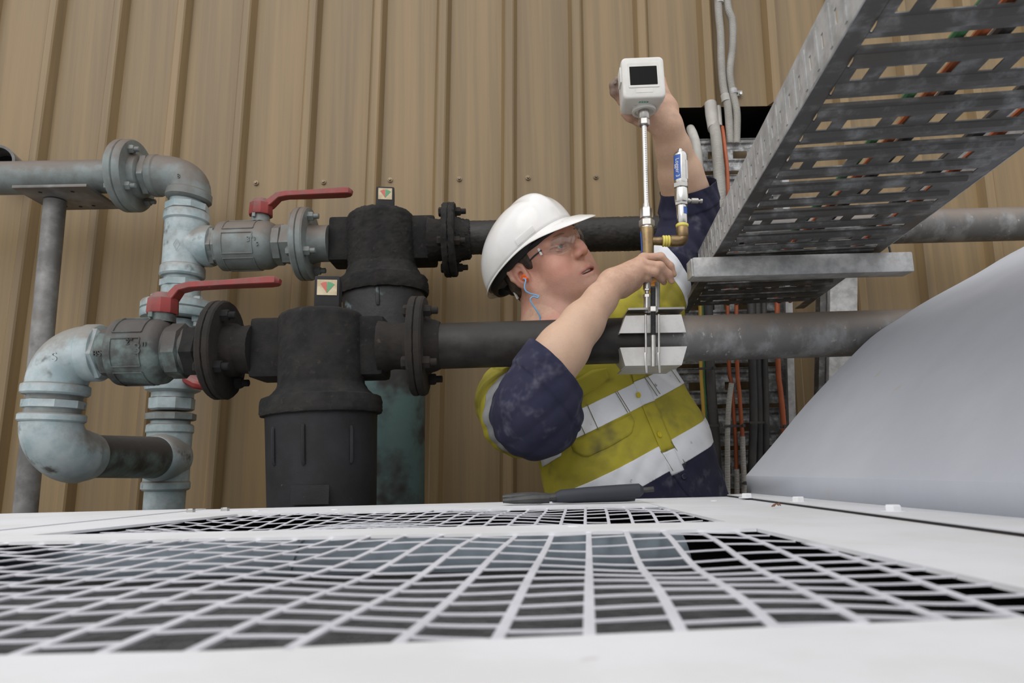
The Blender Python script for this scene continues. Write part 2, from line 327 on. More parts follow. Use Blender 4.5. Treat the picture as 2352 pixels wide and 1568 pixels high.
def lever(parent, stem, cap_c, path, wpx, tpx, m, zoff):
    """painted lever handle: hexagonal cap, crank rising to a flat bar with rounded end. path in world points"""
    root = MB(); root.lathe(stem, (0, 0, 1), [(0, cap_c), (cap_c * .1, cap_c * 1.05), (cap_c * 1.05, cap_c * 1.0), (cap_c * 1.5, cap_c * .62)], 10)
    pts = [A(p) for p in path]; V = []; Fs = []; n = len(pts)
    for i, p in enumerate(pts):
        t = unit(pts[min(i + 1, n - 1)] - pts[max(i - 1, 0)]); sd = unit(np.cross(t, A([0, 0, 1]))); nn = np.cross(sd, t)
        w_ = wpx[i] / 2; t_ = tpx[i] / 2
        for sx, sz_ in ((-1, -.8), (-.9, -1), (.9, -1), (1, -.8), (1, .8), (.9, 1), (-.9, 1), (-1, .8)): V.append(p + sd * w_ * sx + nn * t_ * sz_)
    for i in range(n - 1):
        for j in range(8): k = (j + 1) % 8; Fs.append((i * 8 + j, i * 8 + k, (i + 1) * 8 + k, (i + 1) * 8 + j))
    Fs.append(tuple(range(7, -1, -1))); Fs.append(tuple((n - 1) * 8 + j for j in range(8)))
    root.add(V, Fs); return root.obj('lever_handle', m, parent, 'red painted lever handle with chipped paint', 32)
# ---------------------------------------------------------------- pipe work
YR, YF = 1.78, 1.38
G, TL, TS, SO, SS, SB, DP = (MAT[k] for k in ('grey_pipe', 'teal_pipe', 'teal_soot', 'soot', 'soot_smooth', 'soot_brown', 'dark_pipe'))
# --- upper grey pipe, flange, elbow and upper tee
T = thing('feed_pipe', 'dusty grey horizontal pipe at upper left with bolted flange, elbow and pale teal tee', 'pipe', P(300, 405, YR))
hp = Run((0, 409.5), (270, 405), YR)
hp.lathe(MB(), [(-320, 37.5), (276, 38)], 48).obj('pipe', G, T)
flange(hp, 281, 317, 82, G, T, phase=0.75, boltr=10)
hp.lathe(MB(), [(317, 52), (330, 49), (334, 40), (342, 40)], 48).obj('flange_hub', G, T)
hexnut(hp, 'hex_nut', 336, 352, 48, G, T, rot=.3)
el = MB(); ve = Run((435, 447), (425, 500), YR)
hp.lathe(el, [(350, 40), (351, 46), (354, 48), (366, 48), (370, 45)], 48)
el.tube(elbow(hp.pt(366), hp.d, ve.pt(447), ve.d, SZ(46, hp.pt(366)), 16), SZ(45.5, hp.pt(400)), 40)
ve.lathe(el, [(440, 46), (443, 49), (458, 50), (462, 46), (464, 40)], 48)
o = el.obj('elbow', G, T); text_obj('cast_mark', '8', .016, P(410, 404, YR - .055), (1, 0, .1), (0, -.1, 1), G, o, .002)
vt = Run((431, 470), (413, 715), YR)
vt.lathe(MB(), [(460, 38), (474, 38)], 40).obj('nipple', TL, T)
hexnut(vt, 'hex_nut', 470, 489, 46, TL, T, n=8)
tee = MB(); vt.lathe(tee, [(488, 41), (490, 47), (493, 49), (509, 49), (513, 45), (560, 45), (612, 45), (616, 48), (634, 49), (638, 46), (639, 40)], 48)
br = Run((426, 566), (480, 565.5), YR); br.lathe(tee, [(420, 42), (452, 42), (462, 44), (466, 47), (482, 48), (490, 46), (491, 38)], 48)
o = tee.obj('tee', TL, T, 'pale teal cast tee fitting')
d = SZ(1, vt.pt(560)); c = P(405, 561, YR - .057); fr = MB()
for a, b in (((0, 13), (7, 0)), ((7, 0), (0, -13)), ((0, -13), (-7, 0)), ((-7, 0), (0, 13))): fr.seg(c + A([a[0] * d, 0, a[1] * d]), c + A([b[0] * d, 0, b[1] * d]), .0009, n=6)
fr.obj('cast_mark', TL, o, None, 0)
vt.lathe(MB(), [(637, 39), (652, 39)], 40).obj('nipple', TL, T)
hexnut(vt, 'hex_nut', 645, 663, 46, TL, T, n=8)
# --- ball valves
def ball_valve(label, run, st, m, m_nut, stem_px, cap_px, path, wid, thk, mark, group='red lever ball valves', dark=None, texts=()):
    t = thing('ball_valve', label, 'valve', run.pt((st['body'][0] + st['body'][1]) / 2), group)
    b = MB(); v0, v1 = st['body']; R = st['r']; e = (v1 - v0)
    run.lathe(b, [(st['n0'], st['rn'] * .92), (v0 - e * .02, st['rn'] * .92), (v0, R * .90), (v0 + e * .02, R * .985), (v0 + e * .08, R), (v0 + e * .11, R * .985), (v0 + e * .84, R * .985), (v0 + e * .90, R * .97), (v1, R * .86), (v1 + e * .03, st['rn'] * 1.0), (st['n1'], st['rn'] * .9)], 56)
    body = b.obj('body', m, t)
    # raised cast panels round the body
    x, y, z = basis(run.d); pm = MB(); R_ = run.r(R, v0 + e * .45); ta, tb = run.t(v0 + e * .16), run.t(v0 + e * .72)
    for a in np.radians(np.arange(0, 360, 60) + 10):
        for da in (-.42, .42):
            q = x * math.cos(a + da) + y * math.sin(a + da); pm.seg(run.p + run.d * ta + q * R_, run.p + run.d * tb + q * R_, .0016, n=6)
        for tt in (ta, tb): pm.tube([run.p + run.d * tt + (x * math.cos(a + k) + y * math.sin(a + k)) * R_ for k in np.linspace(-.42, .42, 8)], .0016, 6)
    pm.obj('cast_panel', m, body, None, 0)
    hexnut(run, 'hex_end', st['h1'][0], st['h1'][1], st['rn'] * 1.06, m, t, n=8)
    if 'h0' in st: hexnut(run, 'hex_end', st['h0'][0], st['h0'][1], st['rn'] * 1.04, m, t, n=8)
    if 'u0' in st: hexnut(run, 'union_nut', *st['u0'], m_nut, t)
    if 'u1' in st: hexnut(run, 'union_nut', *st['u1'], m_nut if dark is None else dark, t)
    for (s_, x_, y_, sz_) in texts:
        text_obj('size_mark', s_, sz_, P(x_, y_, run.Y - run.r(R, v0) * .985), (1, 0, .02), (0, -.12, 1), m, body, .0022)
    if stem_px:
        sp = P(stem_px[0], stem_px[1], run.Y); sr = SZ(stem_px[2], sp); top = P(stem_px[0] + 1, cap_px[0], run.Y)
        s = MB(); s.seg(sp, top, sr, sr * .95, 32); s.box(P(stem_px[0] - stem_px[2] * .3, (stem_px[1] + cap_px[0]) / 2 - 3, run.Y) + A([0, -sr, 0]), (.008, .012, .01)); s.obj('stem', m, t)
        lever(t, top, SZ(cap_px[1], sp), [P(px, py, run.Y + dy) for px, py, dy in path], [SZ(q, sp) for q in wid], [SZ(q, sp) for q in thk], MAT['red_paint'], 0)
    return t
rv = Run((480, 567), (1480, 538), YR)
ball_valve('dusty grey ball valve with red lever, between pale teal tee and rear black filter', rv,
    dict(body=(510, 632), r=57, rn=44, n0=486, n1=656, h1=(634, 655), h0=(500, 512), u0=(488, 501, 45), u1=(652, 680, 48)), G, G,
    (598, 512, 21), (496, 26), [(604, 478, 0), (622, 468, 0), (640, 452, 0), (660, 448, 0), (700, 447, 0), (790, 442, 0), (803, 441, 0), (809, 442, 0)],
    [34, 30, 26, 26, 30, 32, 26, 12], [16, 16, 14, 13, 12, 15, 14, 9], None, texts=[('3"', 573, 549, .02), ('5', 590, 560, .014), ('3', 585, 548, .012)])
fv = Run((182, 811), (1010, 793), YF)
ball_valve('sooty grey-green ball valve with red lever, left of the front black filter', fv,
    dict(body=(276, 390), r=77, rn=59, n0=246, n1=442, h1=(394, 432), h0=(250, 276), u0=(216, 248, 63), u1=(434, 470, 61)), TS, TL,
    (372, 742, 30), (722, 33), [(376, 700, 0), (392, 690, 0), (413, 664, 0), (440, 657, 0), (520, 653, 0), (620, 647, 0), (636, 646, 0), (644, 647, 0)],
    [44, 40, 34, 34, 38, 42, 36, 18], [20, 19, 16, 15, 13, 17, 16, 11], None, dark=SO, texts=[('3"', 322, 801, .03), ('2"', 297, 785, .016), ('BS', 223, 812, .016)])
# vertical valve behind the front valve
lv = Run((413, 700), (376, 1175), YR)
T = thing('ball_valve', 'pale teal vertical ball valve with flange on top, half hidden behind the front sooty valve', 'valve', lv.pt(800), 'red lever ball valves')
b = MB(); lv.lathe(b, [(738, 45), (760, 47), (768, 60), (800, 62), (870, 62), (884, 62), (897, 58), (903, 45), (914, 45)], 56); body = b.obj('body', TL, T)
hexnut(lv, 'hex_end', 912, 943, 48, TL, T, n=8); hexnut(lv, 'union_nut', 948, 966, 53, G, T, n=8)
lv.lathe(MB(), [(655, 42), (690, 42), (697, 46)], 40).obj('flange_hub', TL, T)
fl_ = flange(lv, 697, 734, 81, TL, T, phase=.5, boltr=10, label='pale teal flange')
s = MB(); s.tube([P(430, 868, YR - .04), P(452, 880, YR - .05), P(468, 884, YR - .05), P(481, 884, YR - .05)], [SZ(14, lv.pt(860))] * 2 + [SZ(12, lv.pt(860)), SZ(7, lv.pt(860))], 10)
s.obj('lever_handle', MAT['red_paint'], T, 'red lever tip seen below the sooty flange')
# lower tee, branch and the two elbows of the loop
T = thing('bypass_pipe', 'pale teal U shaped pipe loop of two elbows and a tee at lower left', 'pipe', lv.pt(1060))
lv.lathe(MB(), [(967, 42), (978, 42)], 40).obj('nipple', TL, T)
b = MB(); lv.lathe(b, [(974, 46), (977, 50), (992, 51), (996, 48), (1050, 48), (1104, 49), (1108, 52), (1122, 52), (1126, 48), (1127, 44)], 48)
bp = Run((128, 1046), (396, 1051), YF, YR)
bp.lathe(b, [(352, 49), (354, 52), (362, 54), (376, 53), (386, 50), (400, 46)], 48); b.obj('tee', TL, T)
lv.lathe(MB(), [(1125, 44), (1420, 44)], 40).obj('pipe', TL, T)
bp.lathe(MB(), [(180, 49), (380, 47)], 48).obj('branch_pipe', MAT['teal_soot'], T, 'dark soot stained pipe')
lc = Run((128, 900), (119, 970), YF)
up_ = MB(); p_t = P(180, 811, YF)
fv.lathe(up_, [(236, 54), (235, 63), (230, 66), (206, 66), (202, 62)], 48)
up_.tube(elbow(fv.pt(206), -fv.d, lc.pt(884), lc.d, 0, 18), SZ(62.5, fv.pt(180)), 44)
lc.lathe(up_, [(882, 62), (886, 69), (890, 70), (904, 70), (908, 66), (909, 56)], 48)
o = up_.obj('elbow', TL, T); text_obj('cast_mark', 'S', .024, P(125, 820, YF - .066), (1, 0, .1), (0, -.1, 1), TL, o, .002)
lc.lathe(MB(), [(904, 56), (956, 57)], 40).obj('nipple', G, T); hexnut(lc, 'hex_nut', 918, 940, 63, TL, T, n=8)
lo = MB(); lc.lathe(lo, [(950, 57), (951, 66), (954, 69), (966, 69), (970, 65)], 48)
lo.tube(elbow(lc.pt(968), lc.d, bp.pt(178), bp.d, 0, 18), SZ(64, lc.pt(1000)), 44)
bp.lathe(lo, [(172, 60), (178, 60), (196, 56), (202, 54), (203, 48)], 48); lo.obj('elbow', TL, T)
# --- line filters
def line_filter(label, run, Y, ax, head, blk, flare, bowl, gauge, m_head, m_bowl, m_cap, fz, ribs, bowl_label, right):
    vr = Run(ax[0], ax[1], Y); t = thing('line_filter', label, 'filter', vr.pt(ax[1][1]), 'black line filters')
    def vl(mb, st, n, fz_, **k):
        q = []
        for v, rp in st:
            r_ = vr.r(rp, v); z_ = P(np.interp(v, [vr.a[1], vr.b[1]], [vr.a[0], vr.b[0]]), v, Y - r_ * .97)[2]; q.append(((z_ - vr.p[2]) / vr.d[2], r_))
        q[0] = (max(q[0][0], q[1][0] - .001) if st[0][1] < 10 else q[0][0], q[0][1]); return mb.lathe(vr.p + vr.d * q[0][0], vr.d, [(t_ - q[0][0], r_) for t_, r_ in q], n, 0, fuzz=fz_)
    y0, y1, r0, rb = head; b = MB()
    vl(b, [(y0, r0 * .90), (y0 + 3, r0 * .965), (y0 + 9, r0), (y1, r0 * 1.02), (y1 + (flare[0] - y1) * .3, r0 * 1.10), (y1 + (flare[0] - y1) * .6, (r0 + flare[2]) * .505), (flare[0] - 14, flare[2] * .975), (flare[0], flare[2]), (flare[1] - 6, flare[2]), (flare[1], flare[2] * .985), (flare[1] + 2, flare[2] * .9)], 96, fz)
    hd = b.obj('head', m_head, t, None, 40)
    x0, x1, yb0, yb1 = blk; pc = vr.pt((yb0 + yb1) / 2); hh = SZ(yb1 - yb0, pc)
    for side, xe in ((-1, x0), (1, x1)):
        b = MB(); ce = P(xe, (yb0 + yb1) / 2 - (xe - ax[0][0]) * .02, Y); w_ = abs(ce[0] - pc[0]) - .02
        b.box(ce - A([side * w_ / 2, -hh * .24, 0]), (w_, hh * .80, hh), bev=.010)
        b.obj('port_block', m_head, t, None, 40)
    b = MB(); vl(b, bowl, 72, 0); bw = b.obj('bowl', m_bowl, t, bowl_label)
    for (px, ya, yb) in ribs:
        pa = vr.pt(ya); rr = vr.r(np.interp(ya, [q[0] for q in bowl], [q[1] for q in bowl]), ya); a = math.asin(max(-1, min(1, (P(px, ya, Y - rr * .7)[0] - pa[0]) / rr)))
        q = A([math.sin(a), -math.cos(a), 0]); b = MB(); b.tube([vr.pt(ya) + q * rr * .995, vr.pt(ya + 6) + q * rr * 1.012, vr.pt(yb - 6) + q * rr * 1.006, vr.pt(yb) + q * rr * .985], SZ(4.5, pa), 8); b.obj('rib', m_bowl, bw)
    gx0, gx1, gy0, gy1, dx0, dx1, dy0, dy1 = gauge; gw = SZ(gx1 - gx0, vr.pt(y0)); gh = SZ(gy1 - gy0 + 6, vr.pt(y0)); gc = P((gx0 + gx1) / 2, (gy0 + gy1) / 2, Y - .01)
    rot = .15; ax3 = [(math.cos(rot), math.sin(rot), 0), (-math.sin(rot), math.cos(rot), 0), (0, 0, 1)]
    b = MB(); b.box(gc + A([0, .012, -.022]), (gw, gw * 1.1, gh + .04), ax3, bev=.004); gg = b.obj('gauge', MAT['soot_smooth'], t, 'small black box gauge')
    fn = A([math.sin(rot), -math.cos(rot), 0]); fx = A(ax3[0]); fc = gc + A([0, .012, 0]) + fn * (gw * .55 + .0006) + A([0, 0, gh * .04])
    dw, dh = SZ(dx1 - dx0, gc), SZ(dy1 - dy0, gc); b = MB(); b.box(fc, (dw, .0012, dh), ax3); dl = b.obj('dial', MAT['dial_face'], gg, 'cream dial face', 0)
    for nm, a0, a1, mm in (('red_sector', 180 - 56, 92, 'dial_red'), ('green_sector', 88, 50, 'dial_green')):
        b = MB(); pts = [fc + fn * .0007 - A([0, 0, dh * .36])] + [fc + fn * .0007 - A([0, 0, dh * .36]) + fx * math.cos(math.radians(k)) * dh * .72 + A([0, 0, 1]) * math.sin(math.radians(k)) * dh * .72 for k in np.linspace(a0, a1, 7)]
        b.prism(pts, fn * .0006); b.obj(nm, MAT[mm], dl, None, 0)
    b = MB(); run.lathe(b, right, 96, 0, fz); b.obj('outlet_neck', MAT['soot_brown'], t)
    return t, vr
ff, fvr = line_filter('large black soot covered front filter with dial gauge, bowl standing down behind grille', fv, YF, ((738, 712), (741, 1163)), (703, 872, 94, 0), (578, 884, 728, 867), (915, 942, 136),
    [(940, 122), (948, 125), (960, 124.5), (1163, 122), (1300, 120)], (723, 779, 637, 697, 727, 771, 645, 681), SO, SS, SO, .0014, [(632, 985, 1066), (708, 982, 1066), (807, 985, 1064)], 'dark grey bowl', [(872, 60), (884, 58), (905, 52), (918, 52), (936, 54)])
b = MB(); b.box(P(712, 1136, YF - .1085), (.068, .002, .034)); b.obj('name_plate', SS, ff, 'blank dark plate on the bowl')
rf, rvr = line_filter('smaller black soot covered rear filter with dial gauge against the wall', rv, YR, ((873, 475), (889, 900)), (470, 592, 75, 0), (757, 1000, 497, 602), (632, 655, 103),
    [(648, 92), (656, 94), (670, 92), (760, 90), (830, 89)], (863, 904, 433, 470, 868, 899, 440, 467), SO, MAT['bowl_soot'], SO, .0022, [(872, 680, 720)], 'scratched dark upper bowl', [(985, 52), (1000, 48), (1016, 46), (1024, 48)])
b = MB(); rvr.lathe(b, [(829, 89), (900, 87), (1175, 75), (1300, 75)], 64); b.obj('lower_bowl', MAT['bowl_teal'], rf, 'faded teal lower bowl')
# flanged couplings
def coupling(label, run, v0, v1, r, m, hubs, fz, phase, boltr=11, mb=None):
    t = thing('pipe_flange', label, 'flange', run.pt(v0), 'bolted pipe flanges')
    flange(run, v0, v1, r, m, t, phase=phase, fuzz=fz, boltr=boltr, mat_b=mb)
    for k, h_ in enumerate(hubs): run.lathe(MB(), h_, 64, 0, fz).obj('hub', m, t)
    return t
coupling('pale grey bolted flange between upper ball valve and rear black filter', rv, 686, 716, 84, G, [[(681, 42), (686, 46)], [(714, 47), (726, 43), (736, 42), (758, 42)]], 0, .55, 11)
coupling('black soot coated flange right of the rear filter, behind white helmet', rv, 1020, 1048, 84, SO, [[(1046, 54), (1062, 46), (1078, 44), (1082, 39)]], .0032, .35, 11, MAT['soot_brown'])
coupling('dark rust edged flange between front ball valve and front black filter', fv, 494, 526, 113, MAT['soot_brown'], [[(471, 56), (494, 60)], [(524, 62), (545, 60), (552, 54), (584, 56)]], .0010, .6, 14, SO)
coupling('dark flange right of the front filter where the black pipe starts', fv, 946, 980, 114, MAT['soot_brown'], [[(932, 54), (946, 60)], [(978, 66), (990, 62), (1004, 58), (1012, 54)]], .0008, .6, 14)
# long pipes
T = thing('main_pipe', 'long horizontal pipe in front of worker, black at left turning grey at right', 'pipe', P(1480, 780, YF))
mp_ = Run((1000, 795), (1950, 766), YF); mp_.lathe(MB(), [(1005, 52.5), (1470, 52.5)], 56).obj('black_length', DP, T, 'black length')
mp_.lathe(MB(), [(1470, 52.6), (2420, 52)], 56).obj('galvanised_length', MAT['galv_pipe'], T, 'blotchy grey length')
T = thing('return_pipe', 'long dark pipe along the wall behind the helmet and cable tray', 'pipe', P(1420, 541, YR))
rp_ = Run((1080, 546), (2216, 517), YR); rp_.lathe(MB(), [(1076, 38), (1700, 39)], 56, 0, .0015).obj('black_length', DP, T, 'black sooty length')
rp_.lathe(MB(), [(1700, 38.5), (2700, 38.5)], 56).obj('galvanised_length', MAT['galv_pipe'], T, 'blotchy grey length')
# support post at left
T = thing('pipe_support', 'tall grey tubular post with flat top plate under upper left pipe', 'support', P(60, 1175, YR + .01))
ps = Run((126, 470), (58, 1178), YR + .01); b = MB(); V0 = ps.pt(462); L_ = ps.t(1420) - ps.t(462)
b.lathe(V0, ps.d, [(0, ps.r(23, 462)), (L_, ps.r(23, 462))], 40, cap=False); b.lathe(V0, ps.d, [(0, ps.r(20.5, 462)), (L_, ps.r(20.5, 462))], 40, cap=False)
po = b.obj('post', MAT['post_steel'], T)
po.data.materials.append(MAT['black'])
for (px, py) in ((107, 589), (95, 721), (55, 1141)):
    c = P(px, py, YR - .01); rr = SZ(8, c); b = MB(); b.lathe(c + A([0, .0005, 0]), (0.1, -1, 0), [(0, rr * 1.25), (.0028, rr * 1.2), (.003, rr), (.0012, rr * .95)], 24, cap=False); b.obj('hole_rim', MAT['post_steel'], T)
    b = MB(); b.lathe(c + A([0, .0008, 0]), (.1, -1, 0), [(0, rr), (.0012, rr)], 24); b.obj('bolt_hole', MAT['black'], T)
b = MB(); zp = P(126, 452, YR)[2]; xl, xr = P(40, 445, YR - .06)[0], P(208, 470, YR - .06)[0]
b.box(((xl + xr) / 2 - .006, YR + .005, zp - .001), (xr - xl, .16, .008), bev=.0015); b.obj('top_plate', MAT['post_steel'], T)
for (fx_, fy_) in ((.28, -.05), (.72, -.05), (.3, .05), (.7, .05), (.5, .055)):
    b = MB(); b.lathe((xl + (xr - xl) * fx_ - .006, YR + .005 + fy_, zp - .0045), (0, 0, -1), [(0, .0048), (.0012, .0048)], 14); b.obj('bolt_hole', MAT['black'], T)
# open pipe stub at far left
c = P(4, 372, YW - .09); b = MB(); ra, rb = SZ(33, c), SZ(27, c)
dd = unit(A([.35, -1, -.12])); b.lathe(c + dd * -.07, dd, [(0, ra), (.10, ra), (.10, rb), (.02, rb)], 40, cap=False); b.lathe(c + dd * -.05, dd, [(0, rb * .99), (.002, rb * .99)], 30, m=1)
tag(b.obj('pipe_stub', [MAT['post_steel'], MAT['black']]), 'open grey pipe end poking out above the upper left pipe at picture edge', 'pipe')
# ---------------------------------------------------------------- machine cover with fan grille
def gz(x, y):     # dents in the loose grille sheet
    z = -0.004 * math.exp(-((x - .10) / .16) ** 2 - ((y - .46) / .1) ** 2) + .0015 * math.sin(x * 31 + y * 17)
    z += -0.010 * math.exp(-((x + .32) / .14) ** 2 - ((y - .86) / .09) ** 2) - 0.007 * math.exp(-((x - .12) / .14) ** 2 - ((y - .80) / .06) ** 2)
    z += .0025 * math.exp(-((x - .14) / .05) ** 2 - ((y - .40) / .10) ** 2)
    return z
T = thing('machine_cover', 'pale grey machine cover with square mesh grille filling the foreground', 'machine', (0, .7, 0))
cp = MAT['cover_paint']; gp = MAT['grille_paint']
def q2(px, py): v = Pz(px, py, TOP); return v[:2]
def slab(pts2, z1, th, name, m, lab=None, par=None):
    b = MB(); b.prism([(x, y, z1 - th) for x, y in pts2], (0, 0, th)); return b.obj(name, m, par or T, lab, 0)
FL, FR = q2(0, 1181), q2(1670, 1140); far_s = (FR[1] - FL[1]) / (FR[0] - FL[0])
far = lambda x: FL[1] + (x - FL[0]) * far_s
gl_t = A([-.40, 1.03]); gl_b = A([-.50, .70]); gl_n = A([-.62, .245])       # left boundary of grille
gr_n, gr_m, gr_f = A([.228, .275]), A([.212, .72]), A([.205, 1.035])          # right boundary
s7 = A([-.513, far(-.513)]); s7n = A([-.66, .235])
slab([(-1.7, -.35), (1.2, -.35), (1.2, .24), (.23, .272), (.1, .262), (-.1, .243), (-.62, .243), (-1.7, .243)], TOP, .003, 'front_panel', cp)
slab([(-1.7, .243), s7n, s7, (-1.7, far(-1.7))], TOP + .0012, .003, 'left_panel', cp)
slab([s7n + A([.002, 0]), gl_n, gl_b, gl_t, (-.40, far(-.40)), s7 + A([.002, 0])], TOP, .003, 'left_border', cp)
slab([gr_n, (.372, .267), (.377, far(.377)), (.205, far(.205)), gr_f, gr_m], TOP, .003, 'right_border', cp)
slab([(-.4005, 1.03), (.206, 1.03), (.206, far(.205)), (-.4005, far(-.40))], TOP, .003, 'rear_border', cp)
slab([(-.505, .655), (.214, .64), (.212, .72), (-.495, .725)], TOP + .0003, .003, 'crossbar', cp)
slab([(-1.7, far(-1.7) - .002), (.43, far(.43) - .002), (.43, far(.43)), (-1.7, far(-1.7))], TOP - .001, .12, 'rear_panel', cp)
slab([(-1.7, -.345), (1.2, -.345), (1.2, -.35), (-1.7, -.35)], TOP - .001, .12, 'front_skirt', cp)
# the grille: long strips along the machine, staggered cross wires
yaw = math.atan((1343 - 1176) / 1600); gd = A([math.sin(yaw), math.cos(yaw)]); b = MB()
def left_x(y): return np.interp(y, [.245, .70, 1.03], [gl_n[0], gl_b[0], gl_t[0]])
def right_x(y): return np.interp(y, [.275, .72, 1.035], [gr_n[0], gr_m[0], gr_f[0]])
def strip(p, q, w, h, n=10):
    V = []; Fs = []; t = unit(A([*(A(q) - A(p)), 0])); sd = A([-t[1], t[0], 0])
    for i in range(n + 1):
        c = A(p) + (A(q) - A(p)) * i / n; z = TOP - .0015 + gz(*c)
        for sx, sz_ in ((-1, -1), (1, -1), (1, 0), (.6, .2), (-.6, .2), (-1, 0)): V.append(A([c[0], c[1], z]) + sd * sx * w / 2 + A([0, 0, sz_ * h]))
    for i in range(n):
        for j in range(6): k = (j + 1) % 6; Fs.append((i * 6 + j, i * 6 + k, i * 6 + 6 + k, i * 6 + 6 + j))
    b.add(V, Fs)
def section(y0, y1, pitch, rows, x_ref, y_ref, ww):
    xs = [x_ref + k * pitch for k in range(-40, 40)]
    for k, x in enumerate(xs):
        f0 = lambda y: x + (y - y_ref) * gd[0] / gd[1]
        ya, yb = y0, y1
        ys = [y for y in np.linspace(y0, y1, 120) if left_x(y) - .004 < f0(y) < right_x(y) + .004 and y > np.interp(f0(y), [-.1, .1, .23], [.243, .262, .272]) - .003]
        if len(ys) > 1: strip((f0(ys[0]), ys[0]), (f0(ys[-1]), ys[-1]), ww, .0010, 14)
        for i, yr in enumerate(rows):
            yy = yr + (.5 * (rows[i + 1] - yr if i + 1 < len(rows) else yr - rows[i - 1]) if (k % 2) else 0)
            if yy > y1: continue
            xa, xb_ = f0(yy), f0(yy) + pitch; xa = max(xa, left_x(yy)); xb_ = min(xb_, right_x(yy))
            if xb_ - xa > .003: strip((xa, yy), (xb_, yy - .002), .0017, .0009, 2)
rows_n = [.2655, .289, .312, .337, .362, .3875, .413, .441, .475, .517, .565, .615]
section(.243, .656, .0331, rows_n, Pz(1353, 1433, TOP)[0], Pz(1353, 1433, TOP)[1], .0046)
rows_f = [.742, .775, .808, .842, .877, .913, .95, .99]
section(.715, 1.034, .0276, rows_f, Pz(1344.5, 1172, TOP)[0], Pz(1344.5, 1172, TOP)[1], .0036)
b.obj('grille', gp, T, 'pale grey square mesh with dents', 0)
# inside
i_ = MB(); i_.box((-.2, .50, TOP - .068), (1.1, .44, .05)); i_.obj('foam_liner', MAT['foam'], T, 'dark grey acoustic foam', 0)
i_ = MB(); i_.lathe((-.62, .80, TOP - .088), (1, 0, 0), [(0, .075), (.36, .075), (.361, .078), (.39, .078), (.391, .075), (.80, .075)], 40); i_.obj('inner_duct', MAT['duct_blue'], T, 'blue grey duct under the grille')
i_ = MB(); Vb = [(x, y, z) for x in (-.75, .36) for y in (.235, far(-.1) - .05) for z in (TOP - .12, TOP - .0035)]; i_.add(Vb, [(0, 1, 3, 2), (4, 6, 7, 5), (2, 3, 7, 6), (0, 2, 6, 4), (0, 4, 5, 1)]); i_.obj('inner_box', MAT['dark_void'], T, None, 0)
# machine sides to floor
i_ = MB(); i_.box((-.25, .42, .505), (2.7, 1.40, 1.0)); i_.obj('cabinet', MAT['hood_paint'], T, None, 0)
for k, (px, py) in enumerate([(438, 1176), (517, 1173)]): bolt(T, Pz(px, py, TOP), (0, 0, 1), .0065, .0055, mat=MAT['steel'], label='hex bolt at the rear seam')
for (px, py) in ((588, 1173), (769, 1170), (1318, 1209), (1640, 1150)):
    b = MB(); b.lathe(Pz(px, py, TOP), (0, 0, 1), [(-.002, .006), (.0008, .006), (.0012, .004)], 16); b.obj('rivet', cp, T)
# ---------------------------------------------------------------- grey hood to the right
T = thing('hood', 'large smooth grey curved hood rising from the machine top at right', 'hood', (.6, .9, TOP))
hp0, hp1 = P(1718, 1092, 1.34), None
prof_h = [Pz(1716, 1135, TOP + .0006)] + [P(px, py, 1.326) for px, py in ((1717, 1092), (1785, 1008), (1850, 930), (1925, 850), (2000, 775), (2065, 731), (2130, 690), (2240, 630), (2352, 566), (2600, 450), (2850, 370))]
prof_h[1] = A([prof_h[0][0], 1.326, prof_h[1][2]])
pf = [A([p[0], 0, p[2]]) for p in prof_h]; base = pf[:2]; curve = catmull(pf[1:], 5)
b = MB(); V = []; prof2 = [pf[0]] + curve; n = len(prof2); Ys = [1.326, 1.1, .8, .5, .2, -.1]
for y in Ys: V += [p + A([(1.326 - y) * .045, y, 0]) for p in prof2]
Fs = [(i * n + j, i * n + j + 1, (i + 1) * n + j + 1, (i + 1) * n + j) for i in range(len(Ys) - 1) for j in range(n - 1)]
Fs += [tuple(list(range(n)) + [len(V)])]; V.append(A([curve[-1][0], 1.326, TOP])); b.add(V, Fs)
ho = b.obj('shell', MAT['hood_paint'], T, None, 24)
md = ho.modifiers.new('thickness', 'SOLIDIFY'); md.thickness = .0015; md.offset = -1
b = MB(); b.prism([(.372, -.1, TOP + .0005), (.52, -.1, TOP + .0005), (.46, 1.327, TOP + .0005), (.379, far(.378) + .005, TOP + .0005)], (0, 0, .0028)); b.obj('base_flange', cp, T, 'pale base flange', 0)
b = MB(); b.prism([(.3695, -.1, TOP + .0004), (.3715, -.1, TOP + .0004), (.3785, far(.378), TOP + .0004), (.3755, far(.378), TOP + .0004)], (0, 0, .0018)); b.obj('seam_gasket', MAT['soot_smooth'], T, 'dark seam strip', 0)
for (px, py) in ((1716, 1143), (1834, 1152), (2052, 1174)):
    p = Pz(px, py, TOP + .0028); bolt(T, p, (0, 0, 1), .0085, .0072, mat=cp, label='painted hex bolt', rot=.1)
    b = MB(); b.lathe(p, (0, 0, 1), [(0, .013), (.0012, .013)], 20); b.obj('washer', cp, T)
p = Pz(1784, 1162, TOP + .003); b = MB()
for k in range(4): b.box(p + A([.003 * (k - 1.5), .002 * (k % 2), .001 + .0005 * k]), (.004, .003, .0015), [unit(RNG.normal(size=3)) for _ in range(1)] + [(0, 1, 0), (0, 0, 1)])
tag(b.obj('rust_flake', MAT['rust']), 'tiny orange brown flake of rust lying on the hood seam', 'debris')
